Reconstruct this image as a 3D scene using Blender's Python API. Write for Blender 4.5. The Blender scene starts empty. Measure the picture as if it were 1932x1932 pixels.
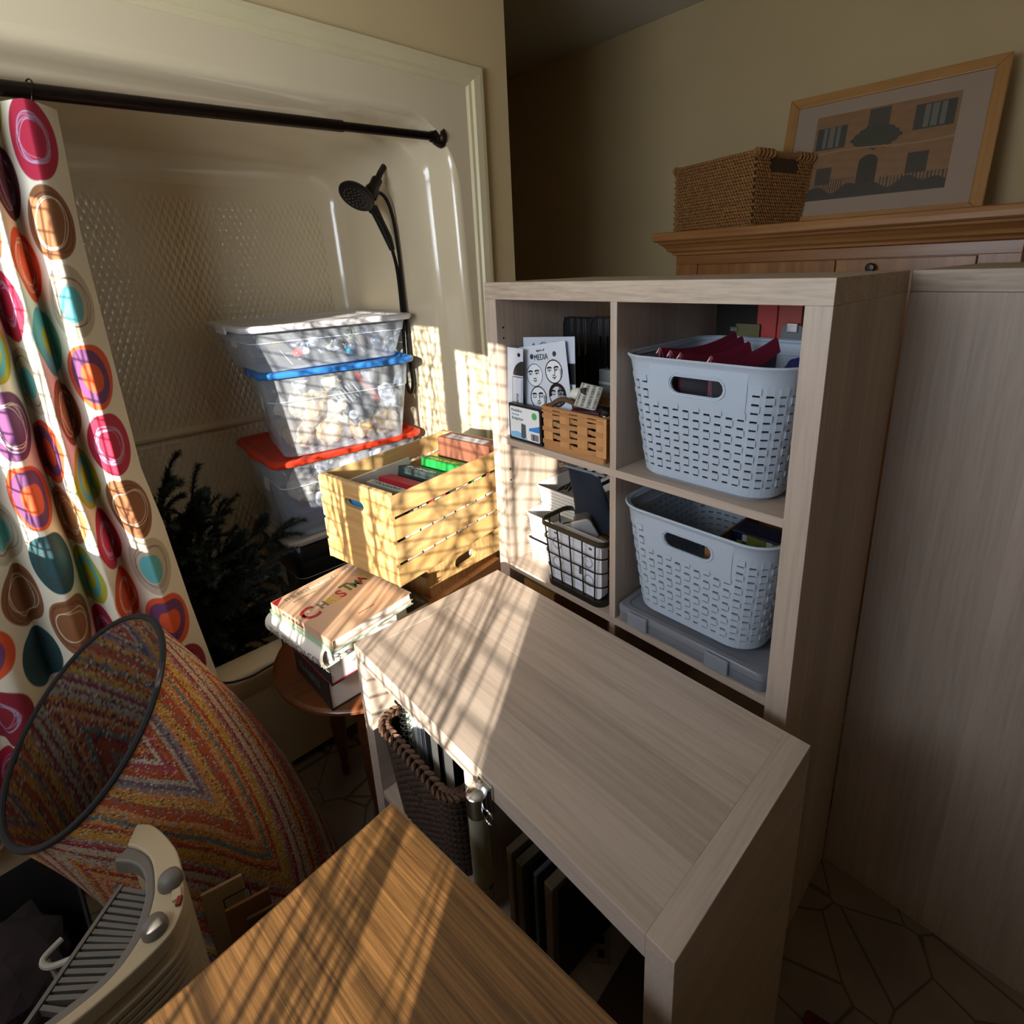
import bpy, bmesh, math, random
import numpy as np
from mathutils import Vector, Matrix, Euler
random.seed(7); np.random.seed(7)
S = bpy.context.scene
COL = S.collection
R = math.radians
# ---------------------------------------------------------------- camera, light, exposure
cam = bpy.data.cameras.new('camera'); camo = bpy.data.objects.new('camera', cam); COL.objects.link(camo)
_y, _p, _r = R(46.48340654), R(-16.01127884), R(-2.04540113)
_f = Vector((-math.sin(_y)*math.cos(_p), math.cos(_y)*math.cos(_p), math.sin(_p)))
_rt = _f.cross(Vector((0, 0, 1))).normalized(); _u = _rt.cross(_f)
_r2 = math.cos(_r)*_rt + math.sin(_r)*_u; _u2 = -math.sin(_r)*_rt + math.cos(_r)*_u
camo.matrix_world = Matrix(((_r2.x, _u2.x, -_f.x, 1.03204146), (_r2.y, _u2.y, -_f.y, -0.82585032), (_r2.z, _u2.z, -_f.z, 1.48884629), (0, 0, 0, 1)))
cam.sensor_width = 36; cam.lens = 1017.649/1932*36
cam.shift_x = -45.66/1932; cam.shift_y = -164.13/1932
cam.clip_start = .02; cam.clip_end = 60
S.camera = camo
S.view_settings.view_transform = 'Standard'; S.view_settings.look = 'None'
S.view_settings.gamma = 1; S.view_settings.use_curve_mapping = False
S.view_settings.exposure = 0.2
w = bpy.data.worlds.new('sky'); S.world = w; w.use_nodes = True
w.node_tree.nodes['Background'].inputs[0].default_value = (.55, .72, 1, 1)
w.node_tree.nodes['Background'].inputs[1].default_value = 1.6
SUN_DIR = Vector((-.574, .82, -.268)).normalized()
sl = bpy.data.lights.new('sun', 'SUN'); sl.energy = 15.5; sl.color = (1, .93, .82); sl.angle = R(.32)
so = bpy.data.objects.new('sun', sl); COL.objects.link(so)
so.rotation_euler = SUN_DIR.to_track_quat('-Z', 'Y').to_euler()
def area(name, loc, sx, sy, power, col, direction):
    l = bpy.data.lights.new(name, 'AREA'); l.shape = 'RECTANGLE'; l.size = sx; l.size_y = sy; l.energy = power; l.color = col
    o = bpy.data.objects.new(name, l); COL.objects.link(o); o.location = loc
    o.rotation_euler = Vector(direction).to_track_quat('-Z', 'Y').to_euler(); return o
area('window_daylight', (.22, -1.64, 1.64), 1.15, .56, 23, (.84, .92, 1), (-.6, 1, .5))
# ---------------------------------------------------------------- helpers
def lin(h):
    if not isinstance(h, str): return tuple(h)
    c = [int(h[i:i+2], 16)/255 for i in (0, 2, 4)]
    return tuple(x/12.92 if x <= .04045 else ((x+.055)/1.055)**2.4 for x in c)
class NT:
    def __init__(s, m): s.t = m.node_tree; s.b = s.t.nodes['Principled BSDF']
    def n(s, typ, **kw):
        x = s.t.nodes.new('ShaderNode'+typ)
        for k, v in kw.items():
            if k.startswith('i_'): x.inputs[k[2:].replace('_', ' ')].default_value = v
            else: setattr(x, k, v)
        return x
    def l(s, a, ao, b, bi): s.t.links.new(a.outputs[ao], b.inputs[bi])
    def ramp(s, src, out, stops, interp='LINEAR'):
        r = s.n('ValToRGB'); r.color_ramp.interpolation = interp
        e = r.color_ramp.elements
        while len(e) < len(stops): e.new(.5)
        for k, (p, c) in enumerate(stops): e[k].position = p; e[k].color = (*lin(c), 1)
        s.l(src, out, r, 0); return r
    def coords(s, scale=(1, 1, 1), rot=(0, 0, 0), kind='Object'):
        t = s.n('TexCoord'); m = s.n('Mapping'); m.inputs['Scale'].default_value = scale; m.inputs['Rotation'].default_value = rot
        s.l(t, kind, m, 0); return m
    def bump(s, src, out, strength, dist=.002):
        b = s.n('Bump'); b.inputs['Strength'].default_value = strength; b.inputs['Distance'].default_value = dist
        s.l(src, out, b, 'Height'); s.l(b, 0, s.b, 'Normal'); return b
def newmat(name):
    m = bpy.data.materials.new(name); m.use_nodes = True; return m, NT(m)
def mat(name, col, rough=.5, metal=0, var=.0, vs=20, bump=0, bs=80, bd=.002, spec=.5, coat=0, sheen=0, alpha=1):
    m, t = newmat(name); b = t.b
    b.inputs['Base Color'].default_value = (*lin(col), 1); b.inputs['Roughness'].default_value = rough
    b.inputs['Metallic'].default_value = metal; b.inputs['Specular IOR Level'].default_value = spec
    b.inputs['Coat Weight'].default_value = coat; b.inputs['Sheen Weight'].default_value = sheen; b.inputs['Alpha'].default_value = alpha
    if var:
        c = t.coords(); n = t.n('TexNoise', i_Scale=vs, i_Detail=4); t.l(c, 0, n, 0); a = lin(col)
        r = t.ramp(n, 0, [(.3, tuple(x*(1-var) for x in a)), (.7, tuple(min(1, x*(1+var)) for x in a))]); t.l(r, 0, b, 'Base Color')
    if bump:
        c = t.coords(); n = t.n('TexNoise', i_Scale=bs, i_Detail=3); t.l(c, 0, n, 0); t.bump(n, 0, bump, bd)
    return m
def wood(name, c1, c2, axis='x', scale=60, stretch=18, rough=.5, rings=0, bands=None, bump=.15, coat=0, rscale=9):
    """long grain along axis: stretched noise, optional cathedral rings, optional laminate bands across"""
    m, t = newmat(name); b = t.b
    k = {'x': 0, 'y': 1, 'z': 2}[axis]; sc = [1, 1, 1]; sc[k] = 1/stretch
    c = t.coords(tuple(sc))
    n = t.n('TexNoise', i_Scale=scale, i_Detail=6, i_Roughness=.65); t.l(c, 0, n, 0)
    n2 = t.n('TexNoise', i_Scale=scale*.13, i_Detail=3); t.l(c, 0, n2, 0)
    mx = t.n('Math', operation='ADD'); t.l(n, 0, mx, 0)
    if rings:
        wv = t.n('TexWave', i_Scale=rscale, i_Distortion=7, i_Detail=3); wv.inputs['Detail Scale'].default_value = 1.2
        wv.bands_direction = 'Y' if axis != 'y' else 'X'
        sc2 = [1, 1, 1]; sc2[k] = .12; c2_ = t.coords(tuple(sc2)); t.l(c2_, 0, wv, 0)
        g = t.n('Math', operation='MULTIPLY'); t.l(wv, 1, g, 0); g.inputs[1].default_value = rings; t.l(g, 0, mx, 1)
    else:
        g = t.n('Math', operation='MULTIPLY'); t.l(n2, 0, g, 0); g.inputs[1].default_value = .55; t.l(g, 0, mx, 1)
    lo, hi = (.35, .95) if not rings else (.3, .75+rings)
    mp = t.n('MapRange'); mp.inputs[1].default_value = lo; mp.inputs[2].default_value = hi; t.l(mx, 0, mp, 0)
    r = t.ramp(mp, 0, [(.1, c1), (.9, c2)])
    if bands:
        # wide lamella bands with slightly different tone, across the grain
        ax = {'x': 'y', 'y': 'x', 'z': 'x'}[axis] if bands is True else bands
        tc = t.n('TexCoord'); sx = t.n('SeparateXYZ'); t.l(tc, 'Object', sx, 0)
        q = t.n('Math', operation='MULTIPLY'); q.inputs[1].default_value = 9.5; t.l(sx, {'x': 0, 'y': 1, 'z': 2}[ax], q, 0)
        fl = t.n('Math', operation='FLOOR'); t.l(q, 0, fl, 0)
        wn = t.n('TexWhiteNoise', noise_dimensions='1D'); t.l(fl, 0, wn, 'W')
        rr = t.ramp(wn, 0, [(0, (.82, .81, .80)), (1, (1, 1, 1))])
        mm = t.n('MixRGB', blend_type='MULTIPLY'); mm.inputs[0].default_value = 1; t.l(r, 0, mm, 1); t.l(rr, 0, mm, 2); t.l(mm, 0, b, 'Base Color')
    else: t.l(r, 0, b, 'Base Color')
    b.inputs['Roughness'].default_value = rough; b.inputs['Coat Weight'].default_value = coat; b.inputs['Coat Roughness'].default_value = .2
    if bump: t.bump(n, 0, bump, .0012)
    return m
def printmat(name, rough=.5, coat=0, bump=0):
    m, t = newmat(name); a = t.n('Attribute', attribute_name='print'); t.l(a, 0, t.b, 'Base Color'); t.b.inputs['Roughness'].default_value = rough
    t.b.inputs['Coat Weight'].default_value = coat
    if bump:
        c = t.coords(); n = t.n('TexNoise', i_Scale=350, i_Detail=2); t.l(c, 0, n, 0); t.bump(n, 0, bump, .001)
    return m
def clear(name, tint='dfe6ec', haze=.22, rough=.12):
    """thin clear plastic: mostly straight-through, with some milky scatter and a gloss"""
    m, t = newmat(name); o = t.t.nodes['Material Output']
    tr = t.n('BsdfTransparent'); tr.inputs[0].default_value = (*lin(tint), 1)
    b = t.b; b.inputs['Base Color'].default_value = (*lin(tint), 1); b.inputs['Roughness'].default_value = rough
    fr = t.n('LayerWeight'); pw = t.n('Math', operation='POWER'); pw.inputs[1].default_value = 4; t.l(fr, 1, pw, 0)
    ad = t.n('Math', operation='MULTIPLY_ADD'); ad.use_clamp = True; ad.inputs[1].default_value = .6; ad.inputs[2].default_value = haze; t.l(pw, 0, ad, 0)
    mx = t.n('MixShader'); t.l(ad, 0, mx, 0); t.l(tr, 0, mx, 1); t.l(b, 0, mx, 2); t.l(mx, 0, o, 0)
    return m
def rrect(w, d, r, n=5, cx=0, cy=0):
    p = []
    for sx, sy, a0 in ((1, -1, -90), (1, 1, 0), (-1, 1, 90), (-1, -1, 180)):
        for k in range(n+1):
            a = R(a0+90*k/n); p.append((cx+sx*(w/2-r)+r*math.cos(a), cy+sy*(d/2-r)+r*math.sin(a)))
    return p
class MB:
    def __init__(s, T=None): s.v = []; s.f = []; s.T = T
    def add(s, vs, fs):
        o = len(s.v)
        s.v += [tuple(s.T @ Vector(p)) for p in vs] if s.T is not None else [tuple(p) for p in vs]
        s.f += [tuple(o+i for i in f) for f in fs]; return s
    def box(s, x0, x1, y0, y1, z0, z1):
        return s.add([(x, y, z) for z in (z0, z1) for y in (y0, y1) for x in (x0, x1)],
                     [(0, 2, 3, 1), (4, 5, 7, 6), (0, 1, 5, 4), (2, 6, 7, 3), (0, 4, 6, 2), (1, 3, 7, 5)])
    def bar(s, a, b, w, h, up=(0, 0, 1)):
        a = Vector(a); b = Vector(b); d = (b-a).normalized(); x = d.cross(Vector(up)).normalized(); u = x.cross(d)
        vs = [c+x*sx*w/2+u*su*h/2 for c in (a, b) for su in (-1, 1) for sx in (-1, 1)]
        return s.add(vs, [(0, 2, 3, 1), (4, 5, 7, 6), (0, 1, 5, 4), (2, 6, 7, 3), (0, 4, 6, 2), (1, 3, 7, 5)])
    def loft(s, loops, cap0=True, cap1=True, closed=True):
        n = len(loops[0]); vs = [p for l in loops for p in l]; fs = []
        for i in range(len(loops)-1):
            for j in range(n if closed else n-1):
                k = (j+1) % n; fs.append((i*n+j, i*n+k, (i+1)*n+k, (i+1)*n+j))
        if cap0: fs.append(tuple(range(n))[::-1])
        if cap1: fs.append(tuple((len(loops)-1)*n+j for j in range(n)))
        return s.add(vs, fs)
    def prism(s, poly, z0, z1): return s.loft([[(x, y, z0) for x, y in poly], [(x, y, z1) for x, y in poly]])
    def tube(s, pts, r, n=8, closed=False):
        P = [Vector(p) for p in pts]; m = len(P); loops = []; ref = None
        for i in range(m):
            if closed: t = P[(i+1) % m]-P[i-1]
            else: t = P[min(i+1, m-1)]-P[max(i-1, 0)]
            t.normalize()
            if ref is None:
                ref = Vector((0, 0, 1)) if abs(t.z) < .9 else Vector((1, 0, 0))
            x = (ref-t*ref.dot(t)).normalized(); ref = x; y = t.cross(x)
            rr = r[i] if isinstance(r, (list, tuple)) else r
            loops.append([P[i]+x*rr*math.cos(2*math.pi*k/n)+y*rr*math.sin(2*math.pi*k/n) for k in range(n)])
        if closed: loops.append(loops[0]); return s.loft(loops, False, False)
        return s.loft(loops)
    def lathe(s, prof, n=24, c=(0, 0, 0), axis=None):
        q = Vector(axis).to_track_quat('Z', 'Y').to_matrix() if axis is not None else Matrix.Identity(3)
        c = Vector(c)
        return s.loft([[c+q @ Vector((r*math.cos(2*math.pi*k/n), r*math.sin(2*math.pi*k/n), z)) for k in range(n)] for r, z in prof])
    def grid(s, fn, nu, nv, closed_u=False):
        vs = [fn(i/(nu if closed_u else nu-1), j/(nv-1)) for j in range(nv) for i in range(nu)]; fs = []
        for j in range(nv-1):
            for i in range(nu if closed_u else nu-1):
                k = (i+1) % nu; fs.append((j*nu+i, j*nu+k, (j+1)*nu+k, (j+1)*nu+i))
        return s.add(vs, fs)
    def build(s, name, m, parent=None, bev=0, smooth=False, loc=None, rot=None, solid=0, seg=2, off=0):
        me = bpy.data.meshes.new(name); me.from_pydata([tuple(p) for p in s.v], [], s.f); me.update()
        me.materials.append(m)
        bm = bmesh.new(); bm.from_mesh(me)
        if not solid: bmesh.ops.recalc_face_normals(bm, faces=bm.faces)
        bm.to_mesh(me); bm.free()
        if smooth:
            me.polygons.foreach_set('use_smooth', [True]*len(me.polygons))
        o = bpy.data.objects.new(name, me); COL.objects.link(o)
        if parent is not None: o.parent = parent
        if loc is not None: o.location = loc
        if rot is not None: o.rotation_euler = rot
        if solid:
            q = o.modifiers.new('solid', 'SOLIDIFY'); q.thickness = solid; q.offset = off
        if bev:
            q = o.modifiers.new('bevel', 'BEVEL'); q.width = bev; q.segments = seg; q.limit_method = 'ANGLE'; q.angle_limit = R(40)
            q.harden_normals = False
        if smooth: smooth_angle(me)
        return o
def smooth_angle(me, ang=42):
    bm = bmesh.new(); bm.from_mesh(me)
    for e in bm.edges:
        if len(e.link_faces) == 2 and e.calc_face_angle(0) > R(ang): e.smooth = False
    bm.to_mesh(me); bm.free()
def box(name, m, parent, x0, x1, y0, y1, z0, z1, bev=.001):
    return MB().box(x0, x1, y0, y1, z0, z1).build(name, m, parent, bev)
def thing(name, label, cat, loc=(0, 0, 0), rz=0, group=None, rot=None):
    o = bpy.data.objects.new(name, None); COL.objects.link(o); o.location = loc
    o.rotation_euler = rot if rot is not None else (0, 0, rz); o.empty_display_size = .05
    o['label'] = label; o['category'] = cat
    if group: o['group'] = group
    return o
def tag(o, label, cat, group=None):
    o['label'] = label; o['category'] = cat
    if group: o['group'] = group
    return o
def struct(o): o['kind'] = 'structure'; return o
def stuff(o): o['kind'] = 'stuff'; return o
def copy_tree(o, parent=None):
    c = o.copy(); COL.objects.link(c)
    if parent is not None: c.parent = parent
    for ch in list(o.children): copy_tree(ch, c)
    return c
_dg = []
def text(s, size, m, parent, M, name='lettering', align='LEFT', ext=.0002, sx=1, bold=0):
    cu = bpy.data.curves.new('t', 'FONT'); cu.body = s; cu.size = size; cu.extrude = ext; cu.offset = bold; cu.align_x = align; cu.resolution_u = 3
    to = bpy.data.objects.new('t', cu); COL.objects.link(to); bpy.context.view_layer.update()
    me = bpy.data.meshes.new_from_object(to.evaluated_get(bpy.context.evaluated_depsgraph_get()))
    bpy.data.objects.remove(to); bpy.data.curves.remove(cu)
    me.transform(M @ Matrix.Diagonal((sx, 1, 1, 1))); me.materials.clear(); me.materials.append(m); me.name = name
    o = bpy.data.objects.new(name, me); COL.objects.link(o)
    if parent is not None: o.parent = parent
    return o
def frame(o, x, y):
    """4x4 from origin, x axis, y axis"""
    o = Vector(o); x = Vector(x).normalized(); y = Vector(y); y = (y-x*y.dot(x)).normalized(); z = x.cross(y)
    return Matrix(((x.x, y.x, z.x, o.x), (x.y, y.y, z.y, o.y), (x.z, y.z, z.z, o.z), (0, 0, 0, 1)))
def printed(name, m, parent, pos, nu, nv, colfn, loc=None, rot=None, solid=0, smooth=True):
    """grid surface pos(u,v) with a printed pattern: colfn(U,V arrays)->(n,3) linear colours stored per vertex"""
    u, v = np.meshgrid(np.linspace(0, 1, nu), np.linspace(0, 1, nv)); u = u.ravel(); v = v.ravel()
    P = np.asarray(pos(u, v)).reshape(-1, 3)
    i = np.arange(nu*nv).reshape(nv, nu)
    F = np.stack([i[:-1, :-1], i[:-1, 1:], i[1:, 1:], i[1:, :-1]], -1).reshape(-1, 4)
    me = bpy.data.meshes.new(name); nf = len(F); me.vertices.add(nu*nv); me.vertices.foreach_set('co', P.astype(np.float32).ravel())
    me.loops.add(nf*4); me.loops.foreach_set('vertex_index', F.astype(np.int32).ravel()); me.polygons.add(nf); me.polygons.foreach_set('loop_start', np.arange(0, nf*4, 4, dtype=np.int32)); me.update(calc_edges=True)
    c = np.ones((nu*nv, 4), np.float32); c[:, :3] = colfn(u, v)
    at = me.color_attributes.new('print', 'FLOAT_COLOR', 'POINT'); at.data.foreach_set('color', c.ravel())
    me.materials.append(m)
    if smooth: me.polygons.foreach_set('use_smooth', [True]*len(me.polygons))
    o = bpy.data.objects.new(name, me); COL.objects.link(o)
    if parent is not None: o.parent = parent
    if loc is not None: o.location = loc
    if rot is not None: o.rotation_euler = rot
    if solid:
        q = o.modifiers.new('solid', 'SOLIDIFY'); q.thickness = solid; q.offset = -1
    return o
def L3(h): return np.array(lin(h))
# ================================================================ SETTING
m_wall = mat('wall_paint', 'cbb488', .75, var=.03, vs=3, bump=.12, bs=140)
m_ceil = mat('ceiling_paint', 'cfcabd', .85, bump=.1, bs=120)
m_trim = mat('trim_paint', 'd6c9a2', .4, var=.03, vs=8)
XW = -.5; YC = .55; YB = 2.0; ZC = 2.746; YF = -1.7; XR = 2.4; XL = -2.7
struct(MB().box(XL, XW, .43, YC, 0, ZC).build('wall_left', m_wall))              # partition right of the tub
struct(MB().box(XW-.12, XW, YF, .43, 2.06, ZC).build('wall_left.001', m_wall))       # above the tub opening
struct(MB().box(XW-.95, XW-.85, YF, .43, 0, ZC).build('wall_left.003', m_wall))
struct(MB().box(XL, XR+.1, YB, YB+.1, 0, ZC).build('wall_back', m_wall))
struct(MB().box(XR, XR+.1, YF, YB, 0, ZC).build('wall_right', m_wall))
struct(MB().box(XL-.1, XL, YC, YB, 0, ZC).build('wall_left.002', m_wall))
struct(MB().box(XL-.1, XR+.1, YF-.1, YB+.1, ZC, ZC+.08).build('ceiling', m_ceil))
# window wall behind the camera: openings sized and split to shape the sun patches
WIN = [(-.07, .56, 1.20, 1.98), (.575, .765, 1.09, 1.95), (.835, 1.25, .85, 1.88), (1.253, 1.368, .85, 1.62)]
wf = MB(); xs = [XW-.1] + [a for q in WIN for a in q[:2]] + [XR+.1]
for k in range(0, len(xs), 2): wf.box(xs[k], xs[k+1], YF-.012, YF, 0, ZC)
for x0, x1, z0, z1 in WIN: wf.box(x0, x1, YF-.012, YF, 0, z0).box(x0, x1, YF-.012, YF, z1, ZC)
struct(wf.build('wall_front', m_wall))
m_white = mat('white_paint', 'e8e4da', .4)
def blinds(k, x0, x1, z0, z1, pitch=.043):
    f = MB().box(x0, x1, YF, YF+.012, z0-.05, z0).box(x0, x1, YF, YF+.012, z1, z1+.05)
    o = struct(f.build('window_%d' % k, m_white))
    b = MB(); z = z0+.02
    while z < z1:
        b.bar((x0+.003, YF+.016, z), (x1-.003, YF+.016, z+random.uniform(-.003, .003)), .012, .0010); z += pitch
    stuff(b.build('blind_slats', m_white, o)); return o
for k, q in enumerate(WIN): blinds(k+1, *q)
# floor: vinyl printed with irregular flagstones
mf, t = newmat('vinyl_floor'); c = t.coords()
nz = t.n('TexNoise', i_Scale=5, i_Detail=4); t.l(c, 0, nz, 0)
vo = t.n('TexVoronoi', feature='DISTANCE_TO_EDGE', i_Scale=7); t.l(c, 0, vo, 0)
r1 = t.ramp(nz, 0, [(.3, '6f6151'), (.7, '8a7a66')]); r2 = t.ramp(vo, 0, [(0, (.25, .23, .2)), (.025, (1, 1, 1))])
mm = t.n('MixRGB', blend_type='MULTIPLY'); mm.inputs[0].default_value = 1; t.l(r1, 0, mm, 1); t.l(r2, 0, mm, 2); t.l(mm, 0, t.b, 'Base Color')
t.b.inputs['Roughness'].default_value = .45
struct(MB().box(XL-.1, XR+.1, YF-.1, YB+.1, -.06, 0).build('floor', mf))
# casing around the tub opening: two-step moulding, mitred at the corner
def casing(pts, prof, name):
    """pts: list of (y,z) inner corner path with outward direction handled by offset list"""
    loops = []
    for (y, z), (oy, oz) in pts:
        loops.append([(XW+d, y+oy*k, z+oz*k) for k, d in prof])
    return struct(MB().loft(loops).build(name, m_trim))
prof = [(0, 0), (0, .004), (.006, .010), (.016, .011), (.022, .019), (.045, .021), (.058, .020), (.062, .014), (.062, 0)]
casing([((YF+.03, 2.052), (0, 1)), ((.372, 2.052), (1, 1))], prof, 'trim_1')
casing([((.372, 2.052), (1, 1)), ((.372, .0), (1, 0))], prof, 'trim_2')
random.seed(12)
# bare shrub outside the windows: its twigs streak the sunlight
mb = MB()
for k in range(84):
    x = -.3+1.75*k/84+random.uniform(-.012, .012); r = random.choice((.0025, .003, .0035, .0045, .006)); tl = random.gauss(0, .10); yy = YF-.16-random.random()*.12
    pts = [(x+tl*h+.02*math.sin(3*h+k), yy+.01*math.sin(5*h+k), h+.45) for h in np.linspace(0, 1.75, 9)]
    mb.tube(pts, [r*(1-.45*i/8) for i in range(9)], 5)
    for q in range(3):
        h = random.uniform(.4, 1.5); s = random.choice((-1, 1)); b0 = (x+tl*h, yy, h+.45)
        mb.tube([b0, (b0[0]+s*.08, yy, b0[2]+.14), (b0[0]+s*.12, yy, b0[2]+.32)], [.003, .0025, .0015], 4)
sh = thing('bare_shrub', 'leafless shrub of upright twigs growing outside the windows', 'shrub', (0, 0, 0))
stuff(mb.build('twigs', mat('bark', '4a3a2a', .9), sh))
tag(MB().box(-3, 4, -7, YF-.13, -.02, .0).build('garden_lawn', mat('lawn', '6b7046', .9)), 'flat lawn outside the windows', 'lawn')
# ================================================================ SHELF UNITS (pale grey oak foil)
K1, K2 = 'a08f7f', 'beac9c'
k_x = wood('oak_foil_x', K1, K2, 'x', 120, 24, .48, bands='y'); k_z = wood('oak_foil_z', K1, K2, 'z', 120, 24, .48, bands='y')
k_y = wood('oak_foil_y', K1, K2, 'y', 120, 24, .48); k_zx = wood('oak_foil_zx', K1, K2, 'z', 120, 24, .48, bands='x')
k_xe = wood('oak_edge_x', '857363', 'bba995', 'x', 130, 12, .5); k_ze = wood('oak_edge_z', '857363', 'bba995', 'z', 130, 12, .5)
TH = .0385; W = .769; H = 1.465; D = .39
u = thing('shelf_unit', 'tall pale oak cube shelf unit holding the two grey woven baskets', 'shelf', (0, 0, 0))
box('top_panel', k_xe, u, 0, W, 0, D, H-TH, H, .0008)
box('side_panel', k_z, u, 0, TH, 0, D, 0, H-TH, .0008); box('side_panel', k_z, u, W-TH, W, 0, D, 0, H-TH, .0008)
box('bottom_panel', k_xe, u, TH, W-TH, 0, D, .0, TH, .0008)
zs = [H-TH-.336-.352*k for k in range(3)]
for z in zs: box('shelf_board', k_x, u, TH, W-TH, .001, D, z-.016, z, .0006)
for za, zb in [(zs[0], H-TH), (zs[1], zs[0]-.016), (zs[2], zs[1]-.016), (TH, zs[2]-.016)]:
    box('divider', k_z, u, W/2-.008, W/2+.008, .0015, D, za, zb, .0006)
for z in (1.36, 1.335, 1.0, .97): MB().lathe([(.0025, 0), (.0025, .0006)], 8, (TH, .02, z), (1, 0, 0)).build('peg_hole', mat('hole', '15110d', .9), u)
ZL = .7536; LX = .063; LW = .766; LY = -.453; LD = .3925
lo = thing('shelf_unit', 'low pale oak cube shelf unit striped with sunlight, against the tall one', 'shelf', (LX, LY, 0))
box('end_panel', k_y, lo, 0, TH, 0, LD, 0, ZL, .0008); box('end_panel', k_y, lo, LW-TH, LW, 0, LD, 0, ZL, .0008)
box('top_panel', k_x, lo, TH, LW-TH, 0, LD, ZL-TH, ZL-.0004, .0006); box('bottom_panel', k_x, lo, TH, LW-TH, 0, LD, 0, TH, .0006)
box('divider', k_z, lo, LW/2-.008, LW/2+.008, .001, LD, TH, ZL-TH, .0006)
for a, b in ((TH, LW/2-.008), (LW/2+.008, LW-TH)): box('shelf_board', k_x, lo, a, b, .0015, LD, .370, .386, .0006)
u2 = thing('shelf_unit', 'tall pale oak shelf unit at right edge, end panel facing the room', 'shelf', (.772, .392, 0))
box('top_panel', k_xe, u2, 0, .39, 0, W, H-TH, H, .0008); box('bottom_panel', k_xe, u2, 0, .39, TH, W-TH, 0, TH, .0008)
box('side_panel', k_zx, u2, 0, .39, 0, TH, 0, H-TH-.0006, .0008); box('side_panel', k_zx, u2, 0, .39, W-TH, W, 0, H-TH, .0008)
for z in zs: box('shelf_board', k_y, u2, .0, .389, TH, W-TH, z-.016, z, .0006)
for za, zb in [(zs[0], H-TH), (zs[1], zs[0]-.016), (zs[2], zs[1]-.016), (TH, zs[2]-.016)]: box('divider', k_zx, u2, 0, .388, W/2-.008, W/2+.008, za, zb, .0006)
# desk
oak = wood('golden_oak', '523619', '94693a', 'x', 240, 45, .4, rings=.06, coat=.12, bump=.35, rscale=9)
dk = thing('desk', 'golden oak desk top corner striped with sunlight in the foreground', 'desk', (.407, -.563, 0), R(6.0))
box('desktop', oak, dk, 0, 1.25, -.75, 0, .69, .72, .004)
for x, y in ((.05, -.05), (1.2, -.05), (.05, -.70), (1.2, -.70)): MB().loft([[(x+q*.018, y+w_*.018, 0) for q, w_ in ((-1, -1), (1, -1), (1, 1), (-1, 1))], [(x+q*.026, y+w_*.026, .69) for q, w_ in ((-1, -1), (1, -1), (1, 1), (-1, 1))]]).build('leg', oak, dk, .003)
for a in ((.08, 1.17, -.07, -.05), (.08, 1.17, -.70, -.68)): box('apron', oak, dk, a[0], a[1], a[2], a[3], .60, .69, .002)
# ================================================================ TUB / SHOWER SURROUND
m_gel = mat('gelcoat', 'd8c8a8', .16, var=.02, vs=4, coat=.25)
tub = thing('shower_tub', 'almond one-piece bathtub and shower surround with rounded opening', 'bathtub', (XW, 0, 0))
def contour(d, zb, rt, rb=.06, n=9):
    y0, y1, zt = -1.25+d, .305-d, 1.949-d; p = []
    for cy, cz, a0, r in ((y1-rb, zb+rb, -90, rb), (y1-rt, zt-rt, 0, rt), (y0+rt, zt-rt, 90, rt), (y0+rb, zb+rb, 180, rb)):
        for k in range(n+1): a = R(a0+90*k/n); z = cz+r*math.sin(a); p.append((cy+r*math.cos(a)+(.038*max(0, 1.75-z) if a0 < 90 and z > .5 else 0)-(0 if z > .5 or a0 >= 90 else -.045), z))
    return p
ST = [(0.002, -.022, .383), (.0012, -.014, .392), (-.003, -.005, .400), (-.011, .003, .405), (-.025, .009, .406), (-.06, .016, .406), (-.092, .021, .405), (-.104, .028, .398), (-.114, .038, .37), (-.13, .043, .25), (-.16, .046, .14), (-.22, .047, .118), (-.45, .048, .115), (-.67, .052, .118), (-.70, .06, .135), (-.722, .078, .16), (-.738, .105, .20), (-.745, .135, .24)]
loops = [[(x, y, z) for y, z in contour(d, zb, max(.1, .14-d*.3))] for x, d, zb in ST]
tub_in = MB().loft(loops, False, False).build('surround', m_gel, tub, smooth=True)
n = len(loops[0]); inner = contour(-.022, .383, .232); outer = []
for y, z in inner:
    # push every contour point out to the rectangular edge of the flange
    cy, cz = -.475, 1.16; dy, dz = y-cy, z-cz
    yy = max(-1.36, min(.385, cy+dy*1.6)); zz = max(0.03, min(2.062, cz+dz*1.6)); outer.append((yy, zz))
fl = MB().loft([[(.002, y, z) for y, z in inner], [(.002, y, z) for y, z in outer]], False, False)
fl.build('flange', m_gel, tub, smooth=True)
apr = MB().loft([[(.004, -1.3, .385), (.004, .38, .385)], [(.004, -1.3, .33), (.004, .38, .33)], [(-.02, -1.3, .30), (-.02, .38, .30)], [(-.085, -1.3, .04), (-.085, .38, .04)], [(-.085, -1.3, 0), (-.085, .38, 0)]], False, False, closed=False)
apr.build('apron', m_gel, tub, smooth=True)
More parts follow.
